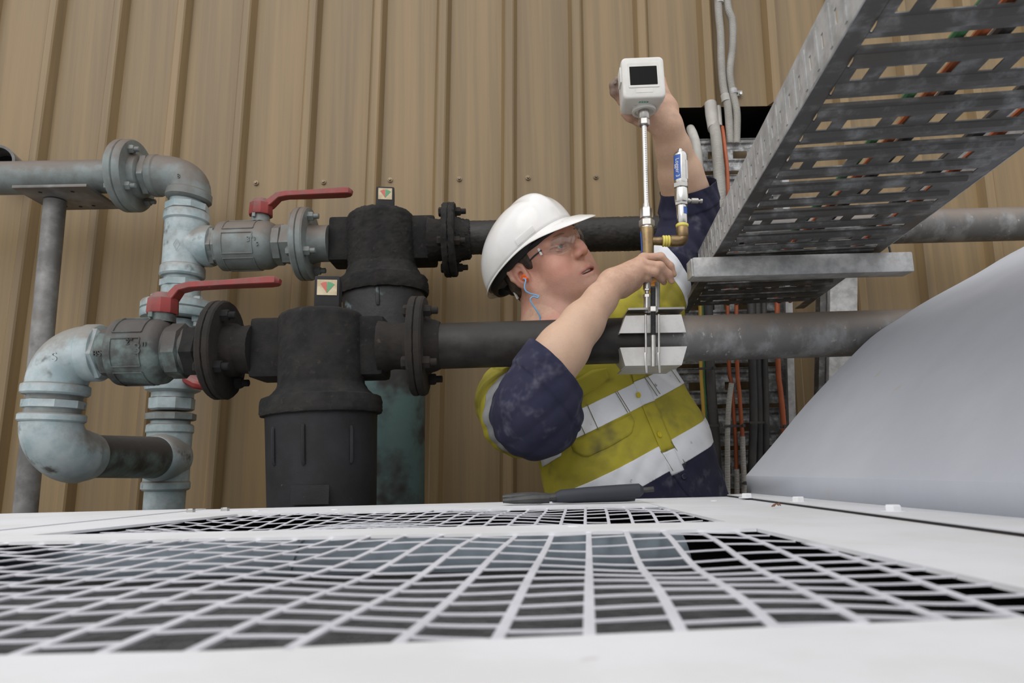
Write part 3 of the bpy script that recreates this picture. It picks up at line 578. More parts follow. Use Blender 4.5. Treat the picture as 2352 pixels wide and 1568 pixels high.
# ---------------------------------------------------------------- flow meter probe on the pipe
YP = 1.38
CH, ST, WH, BRS = MAT['chrome'], MAT['steel'], MAT['steel_white'], MAT['brass']
rod = Run((1478.5, 255), (1491, 720), YP)
T = thing('flow_meter', 'white square probe meter with black screen on a long vertical steel rod', 'meter', rod.pt(700))
pw = MAT['plastic_white']
mt_t, mt_b = P(1476, 131, YP - .045), P(1480, 224, YP - .045); hgt = mt_t[2] - mt_b[2]; wid = SZ(98, P(1478, 180, YP - .045)); dep = .074
tilt = (mt_t - mt_b) / np.linalg.norm(mt_t - mt_b); mx = unit(A([1, -.02, 0.01])); mz = unit(tilt - mx * (tilt @ mx)); my = np.cross(mz, mx)
mc = (mt_t + mt_b) / 2 + my * dep / 2
def mp3(x, y, z): return mc + mx * x + my * y + mz * z
def rrect(w, h, r, k=5, cut=0):
    o = []
    for cx_, cy_, a0 in ((w / 2 - r, h / 2 - r, 0), (-w / 2 + r, h / 2 - r, 90), (-w / 2 + r, -h / 2 + r, 180), (w / 2 - r, -h / 2 + r, 270)):
        for i in range(k + 1): a = math.radians(a0 + 90 * i / k); o.append((cx_ + r * math.cos(a), cy_ + r * math.sin(a)))
    return o
b = MB(); lays = [(-.5, .90, .92), (-.485, .96, .965), (-.46, .99, .99), (-.40, 1, 1), (-.12, 1, 1), (-.11, .975, .975), (.0, .965, .97), (.45, .93, .95), (.5, .88, .92)]; V = []; nn_ = 24
for (ky, sx, sz_) in lays:
    for (x, z) in rrect(wid * sx, hgt * 1.02 * sz_, .010): V.append(mp3(x, ky * dep, z))
Fs = [(i * nn_ + j, i * nn_ + (j + 1) % nn_, (i + 1) * nn_ + (j + 1) % nn_, (i + 1) * nn_ + j) for i in range(len(lays) - 1) for j in range(nn_)] + [tuple(range(nn_)), tuple(range(len(V) - 1, len(V) - 1 - nn_, -1))]
b.add(V, Fs); hs = b.obj('housing', pw, T, 'white plastic housing', 40)
b = MB(); fz_ = -.5 * dep; W_, H_ = wid, hgt
b.prism([mp3(x, fz_ - .0012, z + .001 + H_ * .04) for x, z in rrect(W_ * .72, H_ * .60, .002, 2)], my * .0012); bz = b.obj('bezel', pw, hs, None, 20)
b = MB(); b.prism([mp3(x, fz_ - .0016, z + H_ * .035) for x, z in rrect(W_ * .64, H_ * .455, .0008, 1)], my * .0012); b.obj('screen', MAT['screen'], T, 'black blank display', 0)
b = MB(); b.prism([mp3(x, fz_ - .0006, z - H_ * .32) for x, z in rrect(W_ * .4, H_ * .11, .001, 2)], my * .0008); b.obj('name_panel', pw, hs, 'blank raised panel', 0)
for k in range(4):
    b = MB(); b.box(mp3((k - 1.5) * .0052, -.28 * dep, -H_ * .505), (.0042, .006, .0012), [mx, my, mz]); b.obj('terminal_mark', MAT['label_green'], hs, 'green mark', 0)
for sx in (-1, 1):
    b = MB(); b.lathe(mp3(sx * .018, -.05 * dep, -H_ * .5), -mz, [(0, .0032), (.001, .003)], 16); b.obj('screw', pw, hs)
b = MB(); b.box(mp3(-wid * .5 - .001, -.2 * dep, .012), (.004, .03, .034), [mx, my, mz], bev=.001); b.obj('side_latch', pw, hs)
bc = mp3(0, 0, -hgt * .5)
b = MB(); rr = SZ(27, bc); b.lathe(rod.pt(248) + A([0, 0, .006]), -mz, [(0, rr * .9), (.012, rr), (.016, rr), (.0165, rr * .8), (.013, rr * .7), (.013, rr * .3)], 40); b.obj('neck_disc', pw, T)
b = MB(); rod.lathe(b, [(246, 12), (252, 12.5), (273, 12.5), (275, 11)], 32); b.obj('collar', ST, T); hexnut(rod, 'hex_nut', 274, 289, 12.5, ST, T)
rod.lathe(MB(), [(286, 6.1), (470, 6.4)], 24).obj('rod', CH, T, 'polished steel rod with engraved scale')
b = MB()
for k in range(34): 
    v = 294 + k * 5; b.box(rod.pt(v) + A([0.0005, -rod.r(6.25, v), 0]), (.004 if k % 5 else .006, .0004, .0005))
b.obj('scale_marks', MAT['tool_steel'], T, None, 0)
rod.lathe(MB(), [(468, 7.5), (480, 9)], 24).obj('ferrule', ST, T); hexnut(rod, 'compression_nut', 478, 503, 14.5, CH, T); hexnut(rod, 'hex_nut', 505, 521, 17.5, ST, T)
rod.lathe(MB(), [(502, 11), (506, 11)], 24).obj('ferrule', ST, T); rod.lathe(MB(), [(520, 13.5), (526, 14.5)], 24).obj('ferrule', CH, T)
# brass tee, clamp valve
TB = thing('brass_tee', 'tarnished brass tee and elbow with yellow thread tape between rod and logger', 'fitting', rod.pt(550))
b = MB(); rod.lathe(b, [(524, 15), (528, 15.5), (576, 14.5), (590, 14), (640, 13)], 32); yb_ = 553
hb = Run((1490, 553.5), (1567, 553.5), YP); hb.lathe(b, [(1492, 10), (1505, 9.5), (1512, 10), (1520, 10.5), (1523, 9)], 28)
b.obj('tee', BRS, TB)
b = MB()
for v in (1521, 1527, 1533): hb.lathe(b, [(v, 11.5), (v + 1.5, 13.2), (v + 4, 13.2), (v + 5.5, 11.5)], 24)
hb.lathe(b, [(1518, 10), (1542, 10)], 24); b.obj('thread_tape', MAT['tape_yellow'], TB, 'yellow thread tape')
lg = Run((1567.5, 545), (1562, 343), YP)
b = MB(); hb.lathe(b, [(1538, 11), (1541, 13.5), (1556, 13.5)], 28)
b.tube(elbow(hb.pt(1552), hb.d, lg.pt(546), lg.d, 0, 12), SZ(12.8, hb.pt(1550)), 28); lg.lathe(b, [(547, 12.5), (544, 13.8), (524, 13.8), (521, 12)], 28); b.obj('elbow', BRS, TB)
b = MB(); lg.lathe(b, [(522, 12.5), (520, 14.4), (516, 14.4), (514, 12)], 28); b.obj('thread_tape', MAT['tape_yellow'], TB, 'ring of yellow thread tape')
b = MB(); b.box(rod.pt(560) + A([-.0128, -.003, 0]), (.0012, .008, .05)); b.obj('sticker', MAT['label_blue'], TB, 'narrow blue sticker', 0)
TLg = thing('pressure_logger', 'slim steel cylinder logger with blue label beside the vertical rod', 'logger', lg.pt(470))
b = MB(); lg.lathe(b, [(516, 10), (512, 12), (474, 12), (471, 11)], 32); lg.lathe(b, [(466, 15), (465, 15.5), (436, 15.8), (433, 14)], 32); b.obj('lower_body', CH, TLg)
hexnut(lg, 'hex_nut', 473, 463, 15, ST, TLg, rot=0.25); hexnut(lg, 'hex_nut', 433, 421, 17, ST, TLg)
b = MB(); lg.lathe(b, [(422, 15), (418, 16), (362, 16.2), (356, 15.8), (353, 14), (353, 6), (346, 6), (343, 5)], 36); b.obj('body', CH, TLg)
def wrap(run, v0, v1, rpx, a0, a1, name, m, par):
    b = MB(); V = []; k = 8
    for v in (v0, v1):
        for i in range(k + 1):
            a = math.radians(a0 + (a1 - a0) * i / k); r_ = run.r(rpx, v); V.append(run.pt(v) + A([math.sin(a) * r_, -math.cos(a) * r_, 0]))
    b.add(V, [(i, i + 1, k + 2 + i, k + 1 + i) for i in range(k)]); return b.obj(name, m, par, None, 60)
wrap(lg, 360, 415, 16.5, -78, -12, 'blue_label', MAT['label_blue'], TLg); wrap(lg, 372, 415, 16.5, 32, 62, 'white_label', MAT['label_white'], TLg); wrap(lg, 478, 494, 12.4, 8, 75, 'blue_label', MAT['label_blue'], TLg)
a_ = math.radians(-38); r_ = lg.r(16.9, 388); tx = text_obj('label_text', 'Logger 3', .0118, lg.pt(390) + A([math.sin(a_) * r_, -math.cos(a_) * r_, 0]), -A([lg.d[0], lg.d[1], lg.d[2]]), A([math.cos(a_), math.sin(a_), 0]), MAT['label_white'], TLg, .0002)
sv = Run((1580, 461), (1614, 461.5), YP); b = MB(); sv.lathe(b, [(1576, 6), (1583, 6), (1584, 4), (1587, 4), (1588, 6.5), (1603, 6.5), (1604, 3), (1608, 3), (1608, 5), (1613, 5)], 20); b.obj('bleed_valve', ST, TLg)
# clamp on the pipe
TC = thing('pipe_clamp', 'pale steel saddle clamp with threaded studs gripping the front pipe under the rod', 'clamp', rod.pt(722))
yp_ = mp_.pt(1497); rpipe = mp_.r(52.5, 1497)
b = MB(); b.box(P(1498, 719, YP - .01), (SZ(126, yp_), .085, .004)); b.obj('top_plate', ST, TC, None, 0)
def saddle(c4, lab, up):
    f = [P(x, y, YP - .062) for x, y in c4]; b = MB(); b.prism(f, (0, .003, 0))
    top_i, bot_i = (0, 2) if up else (2, 0)
    # side wings running back along the pipe
    bk = A([0, .125, 0]); ins = .022
    for i, j, s_ in ((0, 3, 1), (1, 2, -1)):
        p, q = f[i], f[j]; e3 = A([0, .0034, 0]); b.prism([p + e3, q + e3, q + bk * .5, p + bk], (s_ * .003, 0, 0))
    p, q = (f[0], f[1]) if up else (f[3], f[2])
    e3 = A([0, .0034, 0]); i3 = A([.0034, 0, 0]); b.prism([p + e3 + i3, q + e3 - i3, q + bk - i3, p + bk + i3], (0, 0, -.003 if up else .003)); return b.obj('saddle', WH, TC, lab, 0)
saddle([(1437, 725), (1565, 722), (1576, 763), (1422, 765)], 'upper folded white steel saddle', True)
saddle([(1424, 798), (1578, 795), (1566, 838), (1436, 840)], 'lower folded white steel saddle', False)
rd = Run((1500, 660), (1500.5, 845), YP - .075)
b = MB(); st = [(658, 5.5)]
for k in range(52): st += [(660 + k * 2.15, 5.2), (661 + k * 2.15, 6.2)]
rd.lathe(b, st, 18); b.obj('threaded_stud', MAT['tool_steel'], TC, 'black threaded stud'); rd.lathe(MB(), [(770, 6.2), (842, 6.2)], 20).obj('guide_rod', ST, TC)
hexnut(rd, 'hex_nut', 705, 717, 11, ST, TC)
for x in (1483, 1513):
    r2 = Run((x, 722), (x + 1, 858), YP - .078); b = MB(); r2.lathe(b, [(722, 2.6), (812, 2.6)], 12); b.box(r2.pt(833), (.0045, .004, SZ(48, r2.pt(830))), bev=.001); b.obj('side_rod', ST, TC)
v2 = Run((1486, 655), (1486, 722), YP - .03)
b = MB(); v2.lathe(b, [(650, 9), (664, 9), (666, 5), (674, 5), (678, 8), (720, 8)], 28); b.obj('valve_body', ST, TC); hexnut(v2, 'hex_nut', 656, 668, 8, CH, TC); hexnut(v2, 'hex_nut', 676, 684, 9, ST, TC)
v3 = Run((1506, 640), (1506, 722), YP); v3.lathe(MB(), [(640, 10), (720, 9)], 24).obj('valve_pipe', ST, TC)
vb = P(1494, 640, YP - .02); b = MB(); b.lathe(vb, (0, -1, 0), [(0, .012), (.014, .012), (.015, .009)], 24); b.box(vb + A([.001, -.008, -.018]), (.010, .006, .03), bev=.002); lv_ = b.obj('valve_lever', MAT['orange'], TC, 'orange valve lever')
bolt(lv_, vb + A([0, -.013, 0]), (0, -1, 0), .006, .005, mat=ST)
# ---------------------------------------------------------------- big cable tray
ZT = 1.60; TW = .335
ta = Pz(1630, 602, ZT); tb = Pz(1985, 0, ZT); td = unit(A([*(tb - ta)[:2], 0])); tn = A([-td[1], td[0], 0]);  tn = tn if tn[0] > 0 else -tn
T = thing('cable_tray', 'galvanised perforated cable tray crossing overhead at upper right toward the wall', 'cable tray', ta)
GV, GD = MAT['galv'], MAT['galv_dark']
far_t = ta + td * -(.50); near_t = ta + td * 2.2; Ltot = 2.7
def tp(s, w_, z): return ta + td * s + tn * w_ + A([0, 0, z])
b = MB()   # near side rail with slots
rail_h = .062; s0, s1 = -.50, 2.2; pitch = .0415; cells = int((s1 - s0) / pitch)
for i in range(cells):
    a = s0 + i * pitch; m0, m1 = a + pitch * .42, a + pitch * .57
    for (u0, u1, z0, z1) in ((a, m0, 0, rail_h), (m1, a + pitch, 0, rail_h), (m0, m1, 0, rail_h * .34), (m0, m1, rail_h * .62, rail_h)):
        b.prism([tp(u0, 0, z0), tp(u1, 0, z0), tp(u1, 0, z1), tp(u0, 0, z1)], tn * .0015)
    b.prism([tp(a, 0.0, rail_h * .1), tp(a + .006, 0.0, rail_h * .1), tp(a + .006, 0, rail_h * .9), tp(a, 0, rail_h * .9)], -tn * .0012)
b.prism([tp(s0, 0, rail_h), tp(s1, 0, rail_h), tp(s1, .012, rail_h), tp(s0, .012, rail_h)], (0, 0, .0015)); b.obj('side_rail', GV, T, None, 0)
b = MB(); b.prism([tp(s0, TW, 0), tp(s1, TW, 0), tp(s1, TW, rail_h), tp(s0, TW, rail_h)], -tn * .0015); b.obj('side_rail', GV, T, None, 0)
def tray_bed(tp, s0, s1, TW, per, name, T, m, up=1, n_holes=9):
    b = MB(); k0 = int(math.ceil(s0 / per)); k1 = int(s1 / per)
    hole = per * .16; land = per * .13
    wpat = []; x = .036; seq = [.014, .042, .016, .016, .042, .014, .014, .014, .042]; gap = .017; i = 0
    while x < TW - .05:
        h = seq[i % len(seq)]; wpat.append((x, min(x + h, TW - .034))); x += h + gap + (.01 if i % 3 == 2 else 0); i += 1
    for k in range(k0, k1 + 1):
        c = k * per
        if c - per * .47 < s0 or c + per * .47 > s1: continue
        # corrugated rung: valley flange, web, top land with holes, web, flange
        pr = [(-.435, .0035), (-.425, .0), (-.335, .0), (-.315, -.0028), (-.285, -.0050), (-.195, -.0050), (-.165, -.0028), (-.145, .0), (-.10, .0)]
        hi = .0
        prf = pr + [(-q, z) for q, z in pr[::-1]]
        for (a0, z0), (a1, z1) in zip(prf, prf[1:]):
            if abs(a0 + .10) < 1e-6: continue
            V = [tp(c + a0 * per, .0235, z0 * up), tp(c + a1 * per, .0235, z1 * up), tp(c + a1 * per, TW - .0235, z1 * up), tp(c + a0 * per, TW - .0235, z0 * up)]
            n_ = unit(np.cross(V[1] - V[0], V[3] - V[0])); b.prism(V, n_ * .0014)
        e0, e1 = c - .10 * per, c + .10 * per; prev = .0235
        for (x0, x1) in wpat + [(TW - .0235, None)]:
            b.prism([tp(e0, prev, 0), tp(e1, prev, 0), tp(e1, x0, 0), tp(e0, x0, 0)], A(tp(0, 0, .0014)) - A(tp(0, 0, 0))); prev = x1
    for (w0, w1) in ((.0, .024), (TW - .024, TW)): b.prism([tp(s0, w0, .0004 * up), tp(s1, w0, .0004 * up), tp(s1, w1, .0004 * up), tp(s0, w1, .0004 * up)], A(tp(0, 0, .0015)) - A(tp(0, 0, 0)))
    return b.obj(name, m, T, None, 25)
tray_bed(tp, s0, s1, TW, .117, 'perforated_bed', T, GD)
# cables lying in the tray
for j, (w_, r_, m, lab) in enumerate([(.150, .006, 'cable_orange', 'orange cable lying in the overhead tray'), (.172, .008, 'cable_black', 'thick black cable lying in the overhead tray beside the orange one'),
        (.128, .006, 'cable_green', 'green cable lying in the overhead tray'), (.262, .009, 'cable_black', 'thick black cable lying in the overhead tray toward its far rail'), (.290, .007, 'cable_orange', 'orange cable lying in the overhead tray by its far rail')]):
    pts = [tp(s, w_ + .006 * math.sin(s * 5), .0062 + r_) for s in np.linspace(-.45, 2.1, 14)]
    b = MB(); b.tube(pts, r_, 10, smooth=3); tag(b.obj('tray_cable', MAT[m]), lab, 'cable', 'cables in the overhead tray')
# strut channel under the tray
T = thing('strut_channel', 'galvanised square channel bracket carrying the overhead cable tray', 'bracket', P(1836, 610, 1.34))
ca_, cb_ = P(1587, 622, 1.345), P(2086, 609, 1.345); cd_ = unit(cb_ - ca_); cn = unit(np.cross(cd_, A([0, 0, 1]))); cu_ = np.cross(cn, cd_); cu_ = cu_ if cu_[2] > 0 else -cu_
hh = .041; cz = (ca_ + cb_) / 2; cz = cz + A([0, 0, (ZT - .0085) - (cz[2] + hh / 2 + .0)])
b = MB(); L_ = np.linalg.norm(cb_ - ca_); b.box(cz, (L_, .041, hh), [cd_, cn, cu_], bev=.004); b.obj('channel', GV, T)
b = MB(); b.box(cz - cd_ * (L_ / 2 + .0015), (.004, .036, .036), [cd_, cn, cu_], bev=.001); b.obj('end_cap', GV, T)
for s_ in (1,):
    b = MB(); b.tube([cz + cd_ * (L_ / 2 - .035) + A([-.004, -.012, .018]), cz + cd_ * (L_ / 2 - .037) + A([-.004, -.014, .03]), cz + cd_ * (L_ / 2 - .04) + A([-.008, -.012, .06]), cz + cd_ * (L_ / 2 - .042) + A([-.01, -.005, .075])], .0022, 8); b.obj('cable_tie', MAT['cable_black'], T, 'black cable tie')
T2 = thing('wall_post', 'galvanised flat post standing behind the grey pipe at right', 'post', P(1935, 1000, 1.86))
b = MB(); pa, pb = P(1932, 560, 1.88), P(1924, 1200, 1.88); b.box((pa + pb) / 2, (SZ(62, pa), .041, np.linalg.norm(pa - pb)), [(1, 0, 0), (0, 1, 0), pa - pb], bev=.003); b.obj('post', GV, T2)
b = MB(); b.box((pa + pb) / 2 + A([-.05, .01, 0]), (.016, .03, np.linalg.norm(pa - pb)), [(1, 0, 0), (0, 1, 0), pa - pb]); b.obj('edge_strip', MAT['galv_dark'], T2)
# ---------------------------------------------------------------- vertical tray on the wall with cables
YV = 1.975
T = thing('cable_tray', 'galvanised perforated cable tray running vertically up the wall behind the worker', 'cable tray', P(1660, 1150, YV))
q0, q1 = P(1527, 1180, YV), P(1522, 325, YV); q2_, q3 = P(1815, 1180, YV), P(1800, 325, YV)
vdir = unit((q1 + q3 - q0 - q2_) / 2); vw = np.linalg.norm((q2_ - q0)); Lv = np.linalg.norm(q1 - q0)
def tv(s, w_, z): return q0 + vdir * s + A([w_, z, 0])
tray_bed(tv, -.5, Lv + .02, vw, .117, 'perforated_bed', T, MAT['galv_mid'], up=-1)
for w_ in (0, vw - .002):
    b = MB(); b.prism([tv(-.5, w_, 0), tv(Lv + .02, w_, 0), tv(Lv + .02, w_, -.06), tv(-.5, w_, -.06)], (.002, 0, 0)); b.prism([tv(-.5, w_, -.06), tv(Lv + .02, w_, -.06), tv(Lv + .02, w_ + (.018 if w_ == 0 else -.018), -.06), tv(-.5, w_ + (.018 if w_ == 0 else -.018), -.06)], (0, -.0015, 0)); b.obj('side_rail', GV, T, None, 0)
def cable(label, pts, Y, px, m, name='cable', group='cables on the wall tray', rib=False, n=14, dY=None):
    Q = [P(x, y, Y if dY is None else dY[i]) for i, (x, y) in enumerate(pts)]; r_ = SZ(px, Q[0]); b = MB()
    if rib:
        R_ = catmull(Q, 10); L = np.cumsum([0] + [np.linalg.norm(R_[i + 1] - R_[i]) for i in range(len(R_) - 1)]); k = int(L[-1] / .0042)
        s_ = np.linspace(0, L[-1], k * 4); R2 = np.array([np.interp(s_, L, [p[j] for p in R_]) for j in range(3)]).T
        rr = [r_ * (1.0 if (i % 4) in (0, 1) else .90) for i in range(len(R2))]; b.tube(R2, rr, n)
    else: b.tube(Q, r_, n, smooth=6)
    return tag(b.obj(name, MAT[m], None, None, 60 if not rib else 20), label, 'conduit' if 'conduit' in name else 'cable', group)
cg = 'grey corrugated conduits on the wall'
cable('grey corrugated conduit dropping from picture top, left of the pair', [(1648, -160), (1649, 0), (1655, 80), (1657, 150), (1662, 205), (1671, 240), (1675, 290), (1676, 330)], YW - .045, 8.5, 'conduit', 'corrugated_conduit', cg, True)
cable('grey corrugated conduit dropping from picture top, right of the pair with clamp', [(1668, -160), (1670, 0), (1682, 50), (1682, 110), (1676, 165), (1683, 215), (1692, 260), (1691, 330)], YW - .045, 8.5, 'conduit', 'corrugated_conduit', cg, True)
cable('thick grey corrugated conduit curving out of the dark wall opening', [(1640, 285), (1645, 320), (1650, 380), (1654, 440), (1652, 480), (1646, 520)], 1.90, 12, 'conduit', 'corrugated_conduit', cg, True, 18, [1.985, 1.93, 1.89, 1.875, 1.875, 1.88])
b = MB(); b.tube([P(1632, 238, YW - .02), P(1634, 262, YW - .03), P(1637, 285, 1.985), P(1639, 296, 1.97)], [SZ(13.5, P(1632, 250, YW))] * 2 + [SZ(12.5, P(1632, 250, YW))] * 2, 20)
tag(b.obj('conduit_sleeve', MAT['conduit']), 'smooth grey sleeve at the top of the thick conduit in the wall opening', 'conduit')
b = MB(); b.tube([P(1650, 245, YW - .02), P(1653, 290, 1.985)], SZ(6, P(1650, 250, YW)), 16); tag(b.obj('conduit_sleeve', MAT['conduit']), 'thin grey sleeve from which an orange cable leaves the wall opening', 'conduit')
cable('orange cable beside the thick grey conduit at the wall opening', [(1659, 292), (1664, 335), (1670, 390), (1672, 450), (1676, 520)], 1.9, 4.5, 'cable_orange', dY=[1.985, 1.94, 1.92, 1.91, 1.91])
cable('grey cable stub bending into the wall opening beside the bare forearm', [(1612, 560), (1606, 400), (1600, 340), (1592, 310), (1586, 296)], 1.93, 11, 'conduit', dY=[1.92, 1.93, 1.93, 1.96, 2.06])
T = thing('conduit_clamp', 'shiny saddle clip holding the right hand grey conduit to the wall', 'clamp', P(1690, 213, YW - .02))
b = MB(); b.lathe(P(1683.0, 206, YW - .045), P(1685, 216, YW - .045) - P(1683, 206, YW - .045), [(0, SZ(9.6, P(1683, 206, YW))), (.016, SZ(9.6, P(1683, 206, YW)))], 24); b.box(P(1697, 214, YW - .012), (.022, .0016, .017)); b.obj('strap', GV, T)
bolt(T, P(1701, 215, YW - .013), (0, -1, 0), .0055, .004, mat=CH)
b = MB(); b.lathe(P(1664.5, 218, YW - .045), P(1668, 234, YW - .045) - P(1664.5, 218, YW - .045), [(0, SZ(9.6, P(1665, 220, YW))), (.022, SZ(9.6, P(1665, 220, YW)))], 24)
tag(b.obj('conduit_coupling', MAT['conduit']), 'plain coupling ring on the left grey conduit just above the opening', 'coupling')
b = MB(); b.lathe(P(1651, -6, YW - .045), (0.02, 0, -1), [(0, SZ(9.8, P(1651, 5, YW))), (.022, SZ(9.8, P(1651, 5, YW)))], 24)
tag(b.obj('conduit_coupling', MAT['conduit']), 'plain coupling ring on the left grey conduit at picture top', 'coupling')
yl = 1.90
earth = cable('yellow earth cable with a green stripe hanging right beside the worker', [(1606, 560), (1610, 830), (1613, 900), (1617, 975), (1622, 1200)], yl, 4.2, 'cable_yellow')
stripe = cable('green stripe', [(1612, 560), (1616, 830), (1618.5, 900), (1622, 975), (1627, 1200)], yl + .0015, 3.4, 'cable_green', name='green_stripe')
stripe.parent = earth
for k_ in ('category', 'group'): del stripe[k_]
for lab, pts, px, m, rib, dy in [
    ('thick black cable next to the yellow and green earth cable', [(1622, 560), (1630, 830), (1636, 930), (1645, 1050), (1652, 1250)], 11, 'cable_black', False, 0),
    ('orange cable ending behind the upper grey sleeve in the lower tray', [(1668, 560), (1674, 830), (1680, 880), (1686, 960), (1691, 1050), (1692, 1250)], 4.4, 'cable_orange', False, .01),
    ('orange cable entering the shorter grey sleeve of the lower tray', [(1690, 560), (1693, 830), (1698, 900), (1702, 960), (1706, 1010), (1707, 1060)], 4.6, 'cable_orange', False, 0),
    ('thick black cable left of the three in the middle of the lower tray', [(1722, 560), (1728, 830), (1731, 950), (1728, 1050), (1722, 1250)], 9, 'cable_black', False, .0),
    ('thick black cable in the middle of the three in the lower tray', [(1738, 560), (1741, 830), (1745, 950), (1745, 1050), (1740, 1250)], 9, 'cable_black', False, .008),
    ('black cable right of the three in the lower tray', [(1752, 560), (1757, 830), (1760, 950), (1760, 1250)], 6.5, 'cable_black', False, .0),
    ('thick orange cable at the right rail of the lower tray', [(1784, 560), (1787, 830), (1793, 900), (1799, 960), (1800, 1010), (1795, 1250)], 5.8, 'cable_orange', False, -.01)]:
    cable(lab, pts, yl + dy, px, m, rib=rib)
cable('long grey corrugated sleeve in the lower tray, leftmost', [(1680, 880), (1674, 930), (1671, 1000), (1671, 1060), (1672, 1250)], yl - .02, 6.3, 'conduit', 'corrugated_conduit', cg, True)
cable('grey corrugated sleeve over an orange cable in the lower tray, rightmost', [(1705, 1002), (1707, 1060), (1709, 1110), (1710, 1250)], yl - .006, 6.3, 'conduit', 'corrugated_conduit', cg, True)
cable('short grey corrugated sleeve low in the tray beside the navy shirt hem', [(1692, 1077), (1693, 1110), (1694, 1250)], yl - .0, 6.3, 'conduit', 'corrugated_conduit', cg, True)
for k, (xa, xb2, y) in enumerate([(1605, 1645, 846), (1625, 1660, 977), (1664, 1712, 978), (1722, 1765, 970), (1793, 1807, 980), (1700, 1716, 1110)]):
    b = MB(); a0, a1 = P(xa, y + 1, yl - .026), P(xb2, y - 1, yl - .026); b.box((a0 + a1) / 2, (np.linalg.norm(a1 - a0), .004, .006)); b.box(a1 + A([-.006, -.003, 0]), (.007, .005, .009))
    tag(b.obj('cable_tie', MAT['cable_black']), ['black cable tie across the earth cable just under the grey pipe', 'black cable tie across the earth cable beside the reflective hip band', 'black cable tie across the grey sleeve and orange cables', 'black cable tie across the three black cables in the lower tray', 'black cable tie on the rightmost orange cable', 'black cable tie on the lowest grey sleeve beside the hood'][k], 'cable tie', 'cable ties on the wall tray')
# ---------------------------------------------------------------- pliers on the machine edge
T = thing('pliers', 'dark long handled pliers lying on the rear edge of the machine', 'pliers', Pz(1300, 1158, TOP))
z0 = TOP + .0015
def pz(px, py, dz=0): 
    v = Pz(px, 1158 - (px - 1300) * .02, TOP); return A([v[0], v[1], TOP + dz * .62 + .0025])
for nm, dy, dz in (('jaw', 0, .006), ('jaw', .010, .014)):
    b = MB(); b.tube([pz(1155, 0, dz + .002) + A([0, dy, 0]), pz(1180, 0, dz + .003) + A([0, dy * .8, 0]), pz(1225, 0, .010 + dz * .35) + A([0, dy * .4, 0]), pz(1262, 0, .012)], [.0035, .006, .0085, .008], 10); b.obj(nm, MAT['tool_steel'], T)
b = MB(); b.lathe(pz(1238, 0, .001) + A([0, .004, 0]), (0, -.15, 1), [(0, .009), (.008, .010), (.011, .007)], 20); b.obj('pivot', MAT['tool_steel'], T)
b = MB(); b.tube([pz(1250, 0, .012), pz(1285, 0, .016)], .0065, 10); b.obj('shank', MAT['tool_steel'], T)
b = MB(); b.tube([pz(1278, 0, .0145), pz(1290, 0, .0165), pz(1350, 0, .021), pz(1420, 0, .0245), pz(1470, 0, .027), pz(1478, 0, .027)], [.0075, .0100, .0105, .0108, .0105, .006], 16); b.obj('grip', MAT['tool_grip'], T, 'slate grey sleeve grip')
b = MB(); b.tube([pz(1272, 0, .008) + A([0, .03, 0]), pz(1350, 0, .009) + A([0, .045, 0]), pz(1440, 0, .010) + A([0, .05, 0]), pz(1470, 0, .0115) + A([0, .05, 0])], [.006, .0088, .0088, .0088], 14); b.obj('grip', MAT['tool_grip'], T, 'slate grey sleeve grip')
b = MB(); b.tube([pz(1474, 0, .027), pz(1503, 0, .029)], .0042, 10); b.obj('handle_end', MAT['tool_steel'], T)
